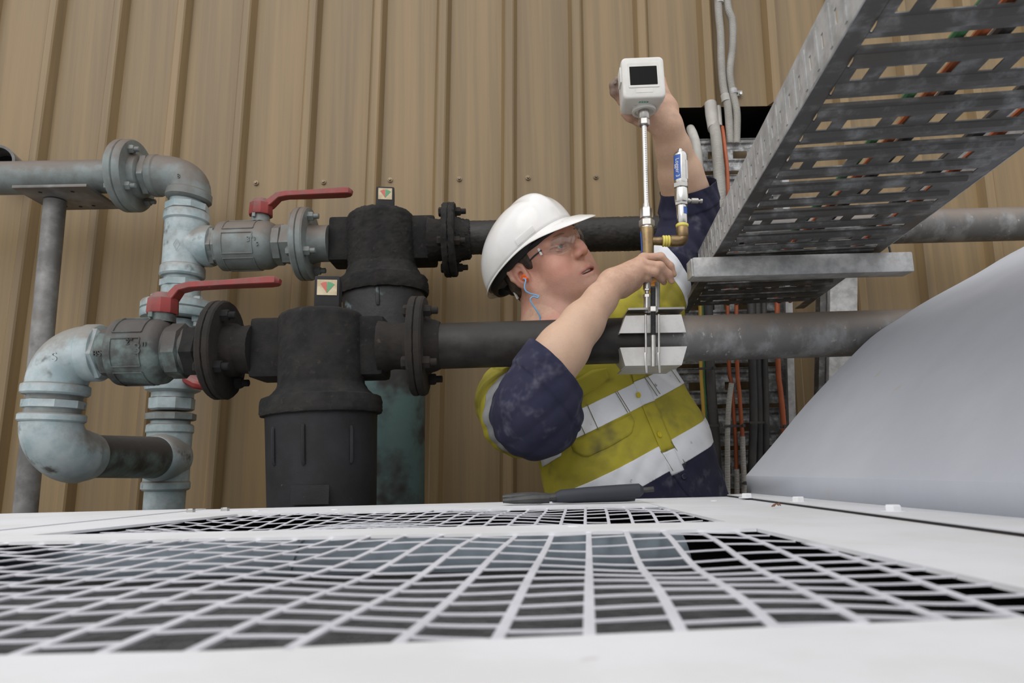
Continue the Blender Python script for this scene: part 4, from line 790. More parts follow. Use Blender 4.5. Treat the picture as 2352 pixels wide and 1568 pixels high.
# ---------------------------------------------------------------- the worker: implicit-surface body
class Field:
    def __init__(s, lo, hi, h):
        s.lo = A(lo); s.h = h; s.n = np.ceil((A(hi) - s.lo) / h).astype(int) + 1
        s.ax = [s.lo[i] + h * np.arange(s.n[i]) for i in range(3)]; s.D = np.full(s.n, 0.05, np.float32)
    def _sl(s, lo, hi):
        a = np.maximum(np.floor((A(lo) - s.lo) / s.h).astype(int), 0); b = np.minimum(np.ceil((A(hi) - s.lo) / s.h).astype(int) + 1, s.n)
        if (b <= a).any(): return None, None
        sl = tuple(slice(i, j) for i, j in zip(a, b)); X = np.stack(np.meshgrid(*[s.ax[i][sl[i]] for i in range(3)], indexing='ij'), -1); return sl, X
    def put(s, f, lo, hi, k, sub=False):
        m = k + 0.012; sl, X = s._sl(A(lo) - m, A(hi) + m)
        if sl is None: return
        d = f(X).astype(np.float32); a = s.D[sl]
        if sub: d = -d; h = np.maximum(k - np.abs(a - d), 0) / max(k, 1e-9); s.D[sl] = np.maximum(a, d) + h * h * k / 4
        else: h = np.maximum(k - np.abs(a - d), 0) / max(k, 1e-9); s.D[sl] = np.minimum(a, d) - h * h * k / 4
    def cone(s, a, b, ra, rb, k=.01, sub=False, flat=None):
        a, b = A(a), A(b); ab = b - a; L2 = max(ab @ ab, 1e-12); r = max(ra, rb)
        def f(X):
            p = X - a; t = np.clip((p @ ab) / L2, 0, 1)[..., None]; q = p - t * ab
            if flat is not None: q = q + (1 / flat[1] - 1) * (q @ A(flat[0]))[..., None] * A(flat[0])
            return np.linalg.norm(q, axis=-1) - (ra + (rb - ra) * t[..., 0])
        s.put(f, np.minimum(a, b) - r, np.maximum(a, b) + r, k, sub)
    def chain(s, pts, rr, k=.01):
        for i in range(len(pts) - 1): s.cone(pts[i], pts[i + 1], rr[i], rr[i + 1], k)
    def ell(s, c, M, r, k=.01, sub=False):
        c = A(c); M = np.array(M); r = A(r); R = r.max()
        def f(X):
            q = (X - c) @ M.T; k0 = np.linalg.norm(q / r, axis=-1); k1 = np.linalg.norm(q / r ** 2, axis=-1); return k0 * (k0 - 1) / np.maximum(k1, 1e-9)
        s.put(f, c - R, c + R, k, sub)
    def mesh(s):
        D = s.D; I = D < 0; n = np.array(D.shape); cnt = np.zeros(n - 1, np.uint8)
        for o in np.ndindex(2, 2, 2): cnt += I[o[0]:n[0] - 1 + o[0], o[1]:n[1] - 1 + o[1], o[2]:n[2] - 1 + o[2]]
        act = np.argwhere((cnt > 0) & (cnt < 8)); idx = np.full(n - 1, -1, np.int64); idx[tuple(act.T)] = np.arange(len(act))
        corner = {o: D[tuple((act + o).T)] for o in np.ndindex(2, 2, 2)}; acc = np.zeros((len(act), 3)); w = np.zeros(len(act))
        for o in np.ndindex(2, 2, 2):
            for ax in range(3):
                if o[ax]: continue
                o2 = tuple(1 if i == ax else o[i] for i in range(3)); a, b = corner[o], corner[o2]; m = (a < 0) != (b < 0)
                t = np.where(m, a / np.where(m, a - b, 1), 0); p = np.tile(A(o), (len(act), 1)); p[:, ax] += t; acc += p * m[:, None]; w += m
        V = s.lo + s.h * (act + acc / w[:, None]); Q = []
        for ax in range(3):
            sl0 = [slice(None)] * 3; sl1 = [slice(None)] * 3; sl0[ax] = slice(0, -1); sl1[ax] = slice(1, None)
            a, b = I[tuple(sl0)], I[tuple(sl1)]; e = np.argwhere(a != b); u, v = (ax + 1) % 3, (ax + 2) % 3
            e = e[(e[:, u] > 0) & (e[:, v] > 0) & (e[:, u] < n[u] - 1) & (e[:, v] < n[v] - 1)]
            du = np.zeros(3, int); du[u] = 1; dv = np.zeros(3, int); dv[v] = 1
            q = np.stack([idx[tuple((e - du - dv).T)], idx[tuple((e - dv).T)], idx[tuple(e.T)], idx[tuple((e - du).T)]], 1)
            fl = a[tuple(e.T)]; q[~fl] = q[~fl][:, ::-1]; Q.append(q[(q >= 0).all(1)])
        return V, np.concatenate(Q)
def relax(V, Q, it=2, lam=.5):
    E_ = np.concatenate([Q[:, [0, 1]], Q[:, [1, 2]], Q[:, [2, 3]], Q[:, [3, 0]]])
    for k in range(it):
        S = np.zeros_like(V); c = np.zeros(len(V))
        for a, b in ((0, 1), (1, 0)): np.add.at(S, E_[:, a], V[E_[:, b]]); np.add.at(c, E_[:, a], 1)
        l = lam if k % 2 == 0 else -lam * 1.02
        V = V + l * (S / np.maximum(c, 1)[:, None] - V)
    return V
def np_obj(name, V, Q, mats, parent, label=None, attrs=None, smooth=True):
    off = np.zeros(3); q = parent
    while q is not None: off = off + A(q.location); q = q.parent
    me = bpy.data.meshes.new(name); me.vertices.add(len(V)); me.vertices.foreach_set('co', (V - off).astype(np.float32).ravel())
    nq = len(Q); k = Q.shape[1]; me.loops.add(nq * k); me.loops.foreach_set('vertex_index', Q.astype(np.int32).ravel()); me.polygons.add(nq)
    me.polygons.foreach_set('loop_start', np.arange(0, nq * k, k, dtype=np.int32)); me.polygons.foreach_set('use_smooth', [smooth] * nq); me.update(calc_edges=True); me.validate()
    for m in (mats if isinstance(mats, list) else [mats]): me.materials.append(m)
    for an, val in (attrs or {}).items():
        at = me.attributes.new(an, 'FLOAT', 'POINT'); at.data.foreach_set('value', np.asarray(val, np.float32))
    o = bpy.data.objects.new(name, me); SC.collection.objects.link(o); o.parent = parent
    if label: o['label'] = label
    return o
def sst(x, a, b): t = np.clip((x - a) / (b - a), 0, 1); return t * t * (3 - 2 * t)
def vnoise(X, sc, seed):      # cheap smooth pseudo noise from sines
    r = np.random.default_rng(seed); o = 0
    for i in range(6): d = r.normal(size=3); d /= np.linalg.norm(d); o = o + np.sin((X @ d) * sc * (0.7 + .6 * r.random()) + r.random() * 6.28)
    return o / 6
# colours
def clear_lens():      # thin clear plastic: see-through with fresnel reflection
    m = bpy.data.materials.new('lens'); m.use_nodes = True; n = m.node_tree; n.nodes.clear(); o = n.nodes.new('ShaderNodeOutputMaterial'); x = n.nodes.new('ShaderNodeMixShader')
    t = n.nodes.new('ShaderNodeBsdfTransparent'); t.inputs[0].default_value = (.95, .96, .95, 1); g = n.nodes.new('ShaderNodeBsdfGlossy'); g.inputs['Roughness'].default_value = .04; lw = n.nodes.new('ShaderNodeLayerWeight'); pw_ = n.nodes.new('ShaderNodeMath'); pw_.operation = 'POWER'; pw_.inputs[1].default_value = 4; n.links.new(lw.outputs['Facing'], pw_.inputs[0]); f = n.nodes.new('ShaderNodeMapRange'); f.inputs[3].default_value = .055; f.inputs[4].default_value = .5; n.links.new(pw_.outputs[0], f.inputs[0])
    for a, b in ((f.outputs[0], x.inputs[0]), (t.outputs[0], x.inputs[1]), (g.outputs[0], x.inputs[2]), (x.outputs[0], o.inputs[0])): n.links.new(a, b)
    MAT['lens'] = m
mat('skin', (0.57, 0.36, 0.255), (0.50, 0.295, 0.21), rough=0.48, scale=60, bump=0.22, bscale=420, sss=0.22, spots=(0.47, 0.25, 0.18), spot_scale=190, spot_lo=.52, spot_hi=.85,
    attr=[('ruddy', (0.58, 0.255, 0.195)), ('lip', (0.40, 0.145, 0.125)), ('stubble', (0.30, 0.19, 0.15)), ('pale', (0.59, 0.41, 0.29)), ('grime', (0.12, 0.095, 0.08))])
mat('hair', (0.035, 0.025, 0.019), (0.09, 0.065, 0.05), rough=0.6, scale=60, stretch=(1, 1, .4))
mat('brow', (0.30, 0.175, 0.125), rough=.7, bump=.5, scale=80)
mat('hivis', (0.46, 0.40, 0.035), (0.31, 0.27, 0.04), rough=0.8, scale=9, lo=.4, hi=.75, spots=(0.14, 0.125, 0.045), spot_scale=11, spot_lo=.50, spot_hi=.78, bump=.12, bscale=700)
mat('navy', (0.0115, 0.013, 0.040), (0.019, 0.020, 0.049), rough=0.9, scale=14, spots=(0.11, 0.11, 0.15), spot_scale=19, spot_lo=.52, spot_hi=.80, bump=.12, bscale=700)
mat('reflective', (0.80, 0.825, 0.88), (0.85, 0.875, 0.93), rough=0.45, scale=18, spots=(0.28, 0.27, 0.27), spot_scale=35, spot_lo=.68, spot_hi=.78, bump=.06)
mat('reflective_worn', (0.34, 0.345, 0.355), (0.27, 0.275, 0.285), rough=0.5, scale=18)
mat('button_yellow', (0.68, 0.55, 0.02), rough=0.4); mat('button_navy', (0.02, 0.022, 0.05), rough=0.4)
mat('helmet_white', (0.80, 0.79, 0.78), (0.74, 0.73, 0.71), rough=0.22, scale=12, spots=(0.42, 0.40, 0.38), spot_scale=34, spot_lo=.70, spot_hi=.80, coat=.3)
mat('helmet_black', (0.014, 0.014, 0.016), rough=0.6); clear_lens(); mat('plug_orange', (0.85, 0.16, 0.03), rough=.6); mat('cord_blue', (0.16, 0.42, 0.72), rough=.5)
mat('eye_white', (0.46, 0.42, 0.40), rough=.2); mat('iris', (0.045, 0.062, 0.075), rough=.15); mat('teeth', (0.82, 0.78, 0.68), rough=.3); mat('nail', (0.50, 0.28, 0.22), rough=.35); mat('trouser_dirt', (0.15, 0.11, 0.085), rough=.6); mat('boot', (0.10, 0.07, 0.05), rough=.7); mat('trouser', (0.026, 0.028, 0.07), (0.035, 0.036, 0.075), rough=.85, scale=15)
# ---- joints
HC = A([0.0862, 1.56, 1.6425]); HF = unit(A([0.6253, -.7585, .1836])); HS = unit(A([-.6365, -.6318, -.4424])); HU = unit(np.cross(HF, HS) * -1)
if HU[2] < 0: HU = -HU
HM = np.array([HF, HS, HU])
def hd(f, s_, u): return HC + (HF * f + HS * s_ + HU * u) / 1000.0
TB0, TB1 = P(1470, 1150, 1.60), P(1352, 800, 1.585)                # belly -> upper chest
TU = unit(TB1 - TB0); tf = unit(A([.45, -1, 0])); TF = unit(tf - TU * (tf @ TU)); TR = unit(np.cross(TU, TF)); TR = TR if TR[0] > 0 else -TR
TM = np.array([TR, TF, TU])
def tq(x, f, u): return TB0 + TR * x + TF * f + TU * u
HL = np.linalg.norm(TB1 - TB0)
SHR, ELR, WRR = P(1195, 925, 1.55), P(1226, 888, 1.256), P(1403, 657, 1.312)
SHL, ELL, WRL = P(1497, 722, 1.562), P(1585, 482, 1.583), P(1533, 292, 1.445)
NB = P(1290, 770, 1.575)
person = thing('person', 'worker in white hard hat and yellow and navy shirt holding a meter', 'person', A([TB0[0], TB0[1], 0]))
# ---- skin body (head, neck, core, arms, hands)
lo = np.min([ELR, WRL, SHR, TB0, hd(0, 0, 0)], 0); hi = np.max([ELR, WRL, SHL, ELL, TB0], 0)
Fd = Field((lo[0] - .12, 1.19, TB0[2] - .1), (hi[0] + .10, 1.74, hi[2] + .16), .0021)
# head
Fd.ell(hd(-12, 0, 52), HM, (.100, .078, .085), .01)
Fd.ell(hd(40, 0, 45), HM, (.060, .066, .062), .03)
Fd.ell(hd(36, 0, -22), HM, (.058, .060, .070), .03)
for s_ in (1, -1):
    Fd.cone(hd(-2, 62 * s_, -38), hd(58, 40 * s_, -76), .018, .020, .03); Fd.cone(hd(58, 40 * s_, -76), hd(84, 12 * s_, -82), .020, .018, .025)
    Fd.ell(hd(62, 42 * s_, -12), HM, (.026, .026, .024), .02); Fd.ell(hd(52, 46 * s_, -45), HM, (.034, .026, .034), .025)
    Fd.cone(hd(92, 14 * s_, 40), hd(74, 50 * s_, 40), .0095, .008, .014)
Fd.ell(hd(86, 0, -80), HM, (.019, .022, .018), .016)
Fd.ell(hd(77, 0, -48), HM, (.025, .036, .030), .018)
for s_ in (1, -1):
    Fd.ell(hd(95, 33 * s_, 23), HM, (.017, .017, .0125), .012, True)
    Fd.ell(hd(77, 32 * s_, 23), HM, (.0155, .0155, .0145), .003)
    Fd.ell(hd(92, 33 * s_, 22.2), HM, (.0095, .0145, .0056), .0015, True); Fd.cone(hd(90, 18 * s_, 29), hd(87, 44 * s_, 27.5), .0036, .003, .005); Fd.cone(hd(91, 30 * s_, 33), hd(88, 42 * s_, 30), .004, .003, .006)
    Fd.cone(hd(88, 20 * s_, 15.5), hd(85, 44 * s_, 17), .003, .0026, .005)
Fd.chain([hd(92, 0, 38), hd(100, 0, 22), hd(109, 0, 6), hd(113, 0, -6)], [.0085, .0085, .0105, .0115], .010)
for s_ in (1, -1): Fd.ell(hd(103, 12.5 * s_, -11), HM, (.0115, .0075, .0085), .007)
Fd.cone(hd(110, 0, -12), hd(101, 0, -20), .0065, .006, .006)
for s_ in (1, -1): Fd.cone(hd(109, 7.5 * s_, -22), hd(104, 8 * s_, -12), .0054, .0038, .003, True)
# lips, slightly parted
for s_ in (1, -1):
    Fd.chain([hd(104, 2 * s_, -44.5), hd(100, 14 * s_, -46.5), hd(85, 33 * s_, -54.5)], [.0052, .0050, .0030], .005)
    Fd.chain([hd(101, 0, -61.5), hd(98, 12 * s_, -61), hd(85, 32 * s_, -56)], [.0060, .0055, .0030], .005)
    Fd.chain([hd(106, 0, -45.5), hd(101, 12 * s_, -46), hd(93, 22 * s_, -46.5)], [0, 0, 0], 0) if False else None
def slit(X):
    q = (X - hd(97, 0, -53.5)) @ HM.T * 1000; return (np.sqrt((q[..., 0] / 14) ** 2 + (q[..., 1] / 23) ** 2 + ((q[..., 2] + .008 * q[..., 1] ** 2 * -.0) / 3.6) ** 2) - 1) * .0036
Fd.put(slit, hd(97, 0, -53.5) - .024, hd(97, 0, -53.5) + .024, .002, True)
# ears
for s_ in (1, -1):
    e_c = lambda f, u, o: hd(f * 1.1 - 7, (75 + o * 1.35) * s_, u * 1.08 + 4)
    Fd.ell(e_c(-3, 4, 5), HM, (.021, .0062, .031), .008); Fd.ell(e_c(-9, 8, 9), HM, (.014, .0055, .023), .006)
    rim = [(8, 8, 0), (8, 22, 4), (0, 32, 8), (-12, 33, 12), (-20, 22, 14), (-20, 6, 13), (-14, -10, 9), (-6, -22, 5)]
    Fd.chain([e_c(*q) for q in rim], [.004, .0045, .0045, .0048, .0048, .0048, .0045, .005], .004)
    Fd.ell(e_c(2, -26, 3), HM, (.0085, .0055, .010), .006)
    Fd.chain([e_c(-2, 20, 8), e_c(-9, 10, 10), e_c(-9, -4, 9), e_c(-2, -14, 7)], [.0035, .004, .004, .004], .004)
    Fd.ell(e_c(2, 2, 9), HM, (.0075, .006, .011), .004, True); Fd.cone(e_c(9, 2, 4), e_c(9, -6, 4), .0045, .004, .005)
# neck and core
Fd.chain([hd(-28, 0, -5), hd(-34, 0, -60), NB + A([0, .0, -.02])], [.060, .062, .070], .03)
Fd.chain([hd(30, 0, -62), NB + TF * .02], [.036, .055], .03)
Fd.chain([hd(-10, 55, -20), NB + TF * .055 + TR * -.01], [.016, .018], .03)
Fd.cone(SHR * .7 + NB * .3, SHL * .7 + NB * .3, .055, .055, .05); Fd.cone(NB, TB0, .09, .10, .05)
# right arm (picture left), forearm tapering from the elbow to a narrow wrist
fa = WRR - ELR; fx = unit(fa)
Fd.chain([SHR, ELR], [.050, .046], .02)
Fd.chain([ELR, ELR + fa * .18, ELR + fa * .36, ELR + fa * .62, ELR + fa * .86, WRR], [.044, .046, .0455, .0375, .0285, .0255], .02)
def chain_px(pts, rr, k=.005): Fd.chain([P(*p) for p in pts], [r_ / 1000 for r_ in rr], k)
W = WRR
KN = [P(1478, 593, 1.350), P(1474, 606, 1.334), P(1468, 622, 1.327), P(1460, 637, 1.326)]
for K_ in KN: Fd.cone(W + (K_ - W) * .05, K_, .0185, .0105, .014)
Fd.cone(W + fx * .012, P(1448, 632, 1.337), .0245, .0205, .02); Fd.cone(P(1428, 660, 1.34), P(1456, 650, 1.35), .021, .015, .02)
chain_px([(1478, 593, 1.350), (1517, 590, 1.350), (1539, 611, 1.358), (1547, 630, 1.364)], [10.2, 8.8, 7.6, 6.4])
chain_px([(1474, 606, 1.334), (1516, 611, 1.327), (1536, 630, 1.338), (1542, 645, 1.346)], [10.2, 8.8, 7.6, 6.4])
chain_px([(1468, 622, 1.327), (1504, 625, 1.330), (1519, 640, 1.348), (1525, 648, 1.358)], [10, 8.4, 7.3, 6.2])
chain_px([(1460, 637, 1.326), (1484, 637, 1.336), (1494, 644, 1.352), (1500, 648, 1.362)], [9.2, 7.6, 6.6, 5.8])
chain_px([(1440, 628, 1.358), (1466, 610, 1.395), (1490, 606, 1.412), (1508, 612, 1.412)], [14, 11.5, 9.6, 8])
# left arm (picture right)
fb = WRL - ELL
Fd.chain([SHL, P(1540, 612, 1.568), ELL], [.038, .035, .037], .02)
Fd.chain([ELL, ELL + fb * .22, ELL + fb * .45, ELL + fb * .75, WRL], [.040, .051, .047, .036, .031], .02)
PA = P(1520, 238, 1.458)
Fd.cone(WRL, P(1522, 262, 1.452), .030, .033, .02); Fd.cone(P(1516, 268, 1.450), P(1494, 276, 1.438), .026, .021, .02)
MC = [P(1462, 232, 1.468), P(1478, 205, 1.476), P(1498, 190, 1.480), P(1517, 186, 1.476)]
for i, K_ in enumerate(MC): Fd.cone(P(1524, 252, 1.455), K_, .021, .0125, .02)
chain_px([(1462, 232, 1.468), (1429, 232, 1.462), (1411, 212, 1.450), (1409, 196, 1.444), (1417, 184, 1.437)], [12, 10.2, 9.6, 9, 7.6])
chain_px([(1478, 205, 1.476), (1452, 188, 1.484), (1446, 164, 1.470), (1458, 150, 1.452)], [11.5, 10, 9, 7.5])
chain_px([(1498, 190, 1.480), (1480, 166, 1.488), (1476, 146, 1.474), (1486, 136, 1.455)], [11.5, 10, 9, 7.5])
chain_px([(1517, 186, 1.476), (1510, 166, 1.484), (1508, 150, 1.472), (1512, 142, 1.455)], [10, 8.8, 8, 7])
chain_px([(1498, 274, 1.446), (1468, 274, 1.436), (1447, 266, 1.428), (1434, 259, 1.423)], [18, 13, 11, 8.5], .012)
V, Q = Fd.mesh(); V = relax(V, Q, 4, .5)
hl = (V - HC) @ HM.T * 1000
inhead = (hl[:, 2] > -120) & (np.abs(hl[:, 1]) < 95) & (np.abs(hl[:, 0]) < 135)
def blob(c, r, s=1.0): return s * np.exp(-(((V - A(c)) / (A(r) / 1000)) ** 2).sum(1) if np.ndim(r) == 0 else 0)
def hb_(f, s_, u, r): return np.exp(-((hl - A([f, s_, u])) ** 2).sum(1) / r ** 2)
ruddy = inhead * np.clip(.55 + .5 * hb_(112, 0, -8, 16) + .35 * hb_(70, 45, -15, 30) + .5 * hb_(-20, 80, 5, 30) + .3 * vnoise(V, 120, 3), 0, 1) * .85
ruddy = np.maximum(ruddy, .75 * sst(-hl[:, 2], 85, 110) * (np.linalg.norm(V - NB, axis=1) < .16))
dl = lambda a, b: np.linalg.norm((V - A(a)) - np.clip(((V - A(a)) @ (A(b) - A(a))) / ((A(b) - A(a)) @ (A(b) - A(a))), 0, 1)[:, None] * (A(b) - A(a)), axis=1)
lip = np.zeros(len(V))
for s_ in (1, -1):
    for a, b in (((104, 0, -45.5), (100, 14 * s_, -47.5)), ((100, 14 * s_, -47.5), (89, 29 * s_, -52.5)), ((101, 0, -60), (98, 12 * s_, -60)), ((98, 12 * s_, -60), (88.5, 28 * s_, -54.5))): lip = np.maximum(lip, 1 - sst(dl(hd(*a), hd(*b)), .0048, .0085))
stub = inhead * sst(-hl[:, 2], 28, 48) * sst(hl[:, 0], -15, 30) * (.32 + .12 * vnoise(V, 300, 5)) * (1 - lip); stub = np.maximum(stub, 0)
pale = (~inhead) * .7 * np.clip(sst(np.minimum(np.linalg.norm(V - (ELR + fa * .4), axis=1), np.linalg.norm(V - (ELL + fb * .5), axis=1)), .22, .02), 0, 1)
grime = np.clip(sst(.045 - np.linalg.norm(V - P(1412, 192, 1.445), axis=1), .0, .025) * .8 + .75 * sst(vnoise(V, 90, 8), .2, .5) * sst(.085 - np.linalg.norm(V - P(1500, 262, 1.45), axis=1), 0, .05) + .35 * sst(vnoise(V, 110, 9), .15, .5) * sst(.09 - np.linalg.norm(V - P(1500, 625, 1.34), axis=1), 0, .05), 0, 1)
grime = np.maximum(grime, .5 * hb_(92, 10, -66, 10))
pit = lambda c, r: 0
body = np_obj('body', V, Q, MAT['skin'], person, None, dict(ruddy=ruddy, lip=lip, stubble=stub, pale=pale, grime=grime))
# eyes, teeth, brows, nails
for s_ in (1, -1):
    ec = hd(78.5, 32 * s_, 22.5); b = MB(); gd_ = unit(HF * .95 + HS * .02 + HU * .12); x, y, z = basis(gd_); R_ = .0128; pr = [(R_ * math.cos(t), R_ * math.sin(t)) for t in np.linspace(math.pi * .95, .48, 14)]
    b.lathe(ec, gd_, pr, 24, cap=False); b.lathe(ec, gd_, [(R_ * math.cos(.48), R_ * math.sin(.48)), (R_ * .955, R_ * .20), (R_ * .955, R_ * .19)], 24, cap=False, m=1); b.lathe(ec, gd_, [(R_ * .955, R_ * .2), (R_ * .956, .0001)], 20, cap=False, m=2)
    b.obj('eye', [MAT['eye_white'], MAT['iris'], MAT['black']], person, 'grey blue eye')
    b = MB(); b.tube([hd(103, 12 * s_, 41), hd(100, 26 * s_, 46), hd(88, 44 * s_, 46), hd(79, 54 * s_, 42)], [.0012, .0024, .0024, .001], 8, smooth=4); b.obj('eyebrow', MAT['brow'], person)
b = MB(); arc = [hd(98 - .018 * y_ * y_, y_, -49) for y_ in np.linspace(-18, 18, 9)]; b.prism(arc + [q - HF * .004 for q in arc[::-1]], -HU * .0042); b.obj('teeth', MAT['teeth'], person, None, 30)
for c, d_, r_ in ((P(1440, 262, 1.4175), A([-.45, -.9, -.25]), .0062), (P(1412, 190, 1.434), A([-.6, -.75, .3]), .005)):
    b = MB(); x, y, z = basis(d_); b.lathe(c, d_, [(-.003, r_), (.0005, r_ * .95), (.0018, r_ * .6), (.0022, r_ * .1)], 16); b.obj('fingernail', MAT['nail'] if c[2] < P(1430, 230, 1.42)[2] else MAT['trouser_dirt'], person)
# hair: cap of short hair under the helmet, nape and sideburns
Fh = Field(HC - .16, HC + .16, .003); Fh.ell(hd(-14, 0, 52), HM, (.1035, .0805, .088), .005); Fh.chain([hd(-70, 0, 5), hd(-82, 0, -30), hd(-80, 0, -62)], [.048, .030, .016], .02)
for s_ in (1, -1): Fh.chain([hd(-45, 58 * s_, 25), hd(-58, 48 * s_, -8), hd(-62, 36 * s_, -45)], [.024, .020, .012], .02); Fh.ell(hd(10, 68.5 * s_, 40), HM, (.025, .0095, .026), .008); Fh.chain([hd(2, 70 * s_, 40), hd(16, 68 * s_, 28), hd(18, 67 * s_, 14)], [.010, .0075, .003], .008)
Fh.cone(hd(95, -60, 60), hd(95, 60, 60), .058, .058, .01, True); Fh.ell(hd(84, 0, 20), HM, (.062, .09, .055), .006, True)
V2, Q2 = Fh.mesh(); V2 = relax(V2, Q2, 2); nz = vnoise(V2, 420, 4) * .0012; V2 = V2 + (V2 - HC) / np.linalg.norm(V2 - HC, axis=1)[:, None] * nz[:, None]; np_obj('hair', V2, Q2, MAT['hair'], person, 'short dark brown hair')
# ---- hard hat
def hat(name, rows, m, par, lab=None, close=True, n=72):
    V = []
    for fn in rows:
        for j in range(n): a = 2 * math.pi * j / n; V.append(hd(*fn(a)))
    Fs = [(i * n + j, i * n + (j + 1) % n, (i + 1) * n + (j + 1) % n, (i + 1) * n + j) for i in range(len(rows) - 1) for j in range(n)]
    b = MB(); b.add(V, Fs); 
    if close: b.add([V[(len(rows) - 1) * n + j] for j in range(n)], [tuple(range(n))])
    return b.obj(name, m, par, lab, 50)
HCF, HRF, HRS, HRU = -34, 135, 112, 112          # centre F, radii
def base_u(f): return 49 + .25 * f
def dome(phi):
    def fn(a):
        cf, sf = math.cos(a), math.sin(a); e_ = .86
        f = HCF + HRF * math.copysign(abs(cf) ** .95, cf) * math.cos(phi) ** .8; s_ = HRS * math.copysign(abs(sf) ** .95, sf) * math.cos(phi) ** .8
        u = base_u(f) + HRU * math.sin(phi) + 2
        rid = math.exp(-(s_ / 17) ** 2) * 9 * min(1, phi * 1.3) + (math.exp(-((abs(s_) - 40) / 13) ** 2) * 3.0 * min(1, phi * 1.2))
        k = 1 + rid / 130
        return (HCF + (f - HCF) * k, s_, base_u(HCF) + (u - base_u(HCF)) * k)
    return fn
rows = [dome(p) for p in np.linspace(0, math.pi / 2 * .985, 20)]
HAT = hat('hard_hat', rows, MAT['helmet_white'], person, 'white scuffed hard hat')
md = HAT.modifiers.new('t', 'SOLIDIFY'); md.thickness = .003; md.offset = -1
def brim(k, dz):
    def fn(a):
        cf, sf = math.cos(a), math.sin(a); f0 = HCF + HRF * math.copysign(abs(cf) ** .95, cf); s0 = HRS * math.copysign(abs(sf) ** .95, sf)
        front = max(0, cf) ** 5.5; ext = 3 + 76 * front + 4 * max(0, -cf); f = f0 + cf * ext * k; s_ = s0 + sf * 3.5 * k + (-1 if sf < 0 else 1) * 0
        u = base_u(f0) + 2 - (2.5 + 31 * front + 5 * max(0, -cf)) * k ** 1.4 + dz - (abs(s_) / 95) ** 2 * 6 * front * k
        return (f, s_, u)
    return fn
BR = hat('brim', [brim(0, 1.5), brim(.5, 1.5), brim(.92, 1.5), brim(1, .6), brim(1, -.6), brim(.92, -1.5), brim(.5, -1.5), brim(-.03, -1.5), brim(-.03, 1.5), brim(0, 1.5)], MAT['helmet_white'], HAT, None, False)
liner = [lambda a, k=k, du=du: (HCF - 2 + (HRF - 9) * k * math.cos(a), (HRS - 9) * k * math.sin(a), base_u(HCF + HRF * math.cos(a) * k) + du) for k, du in ((1.0, 4), (.985, -6), (.95, -14), (.90, -14), (.90, 4))]
hat('liner', liner, MAT['helmet_black'], HAT, 'black sweatband and harness', False)
b = MB(); b.box(hd(56, 83, base_u(56) + 15), (.050, .006, .015), [HF * .81 - HS * .58 + HU * .2, HS * .80 + HF * .59 - HU * .0, HU], bev=.0018); b.obj('slot_cover', MAT['helmet_white'], HAT)
b = MB(); b.tube([hd(24, 75, 50), hd(56, 67, 53), hd(78, 51, 57), hd(91, 28, 60), hd(95, 0, 61), hd(91, -28, 60), hd(78, -51, 57), hd(56, -67, 53), hd(24, -75, 50)], .0062, 10, smooth=4); b.obj('sweatband', MAT['helmet_black'], HAT, 'black sweatband')
b = MB(); b.tube([hd(-88, 55, 4), hd(-98, 40, -8), hd(-104, 10, -14), hd(-104, -12, -14), hd(-98, -40, -8)], .009, 10, smooth=4); b.obj('nape_strap', MAT['helmet_black'], HAT, 'black nape strap')
b = MB(); b.box(hd(-64, 70, -22), (.004, .004, .018), [HF, HS, HU]); b.obj('strap_clip', MAT['plastic_white'], HAT)
# ---- safety glasses
gl = []; NG = 24
for s_ in (1, -1):
    b = MB(); V = []; m_ = 10
    for i in range(NG + 1):
        a = i / NG; s0 = 7 + 58 * a; f0 = 116 - 8 * a - 50 * a ** 3.0; ut = 40 + 6 * a - 9 * a ** 6; ub = 14 - 12 * math.sin(min(1, a * 1.25) * math.pi * .62) + 14 * a ** 4
        for j in range(m_ + 1): t = j / m_; V.append(hd(f0 + 4 * math.sin(math.pi * t) - 5 * (1 - t), s0 * s_, ub + (ut - ub) * t))
    b.add(V, [(i * (m_ + 1) + j, (i + 1) * (m_ + 1) + j, (i + 1) * (m_ + 1) + j + 1, i * (m_ + 1) + j + 1) for i in range(NG) for j in range(m_)])
    gl.append(b)
frame = MB(); frame.tube([hd(116, 9, 33), hd(119, 0, 31), hd(116, -9, 33)], .0022, 8, smooth=3)
GLS = frame.obj('safety_glasses', MAT['lens'], person, 'clear wraparound safety glasses')
for b in gl:
    o = b.obj('lens', MAT['lens'], GLS, None, 60); md = o.modifiers.new('t', 'SOLIDIFY'); md.thickness = .0018
for s_ in (1, -1):
    b = MB(); b.tube([hd(64, 67 * s_, 34), hd(40, 73 * s_, 31), hd(10, 75 * s_, 24), hd(-14, 76 * s_, 22)], .0017, 8, smooth=4); b.obj('temple', MAT['tool_grip'], GLS, 'dark thin temple arm')
    b = MB(); b.box(hd(60, 68.5 * s_, 33), (.004, .002, .016), [unit(HF - HS * .4 * s_), HS, HU]); b.obj('hinge', MAT['label_white'], GLS, 'white hinge mark')
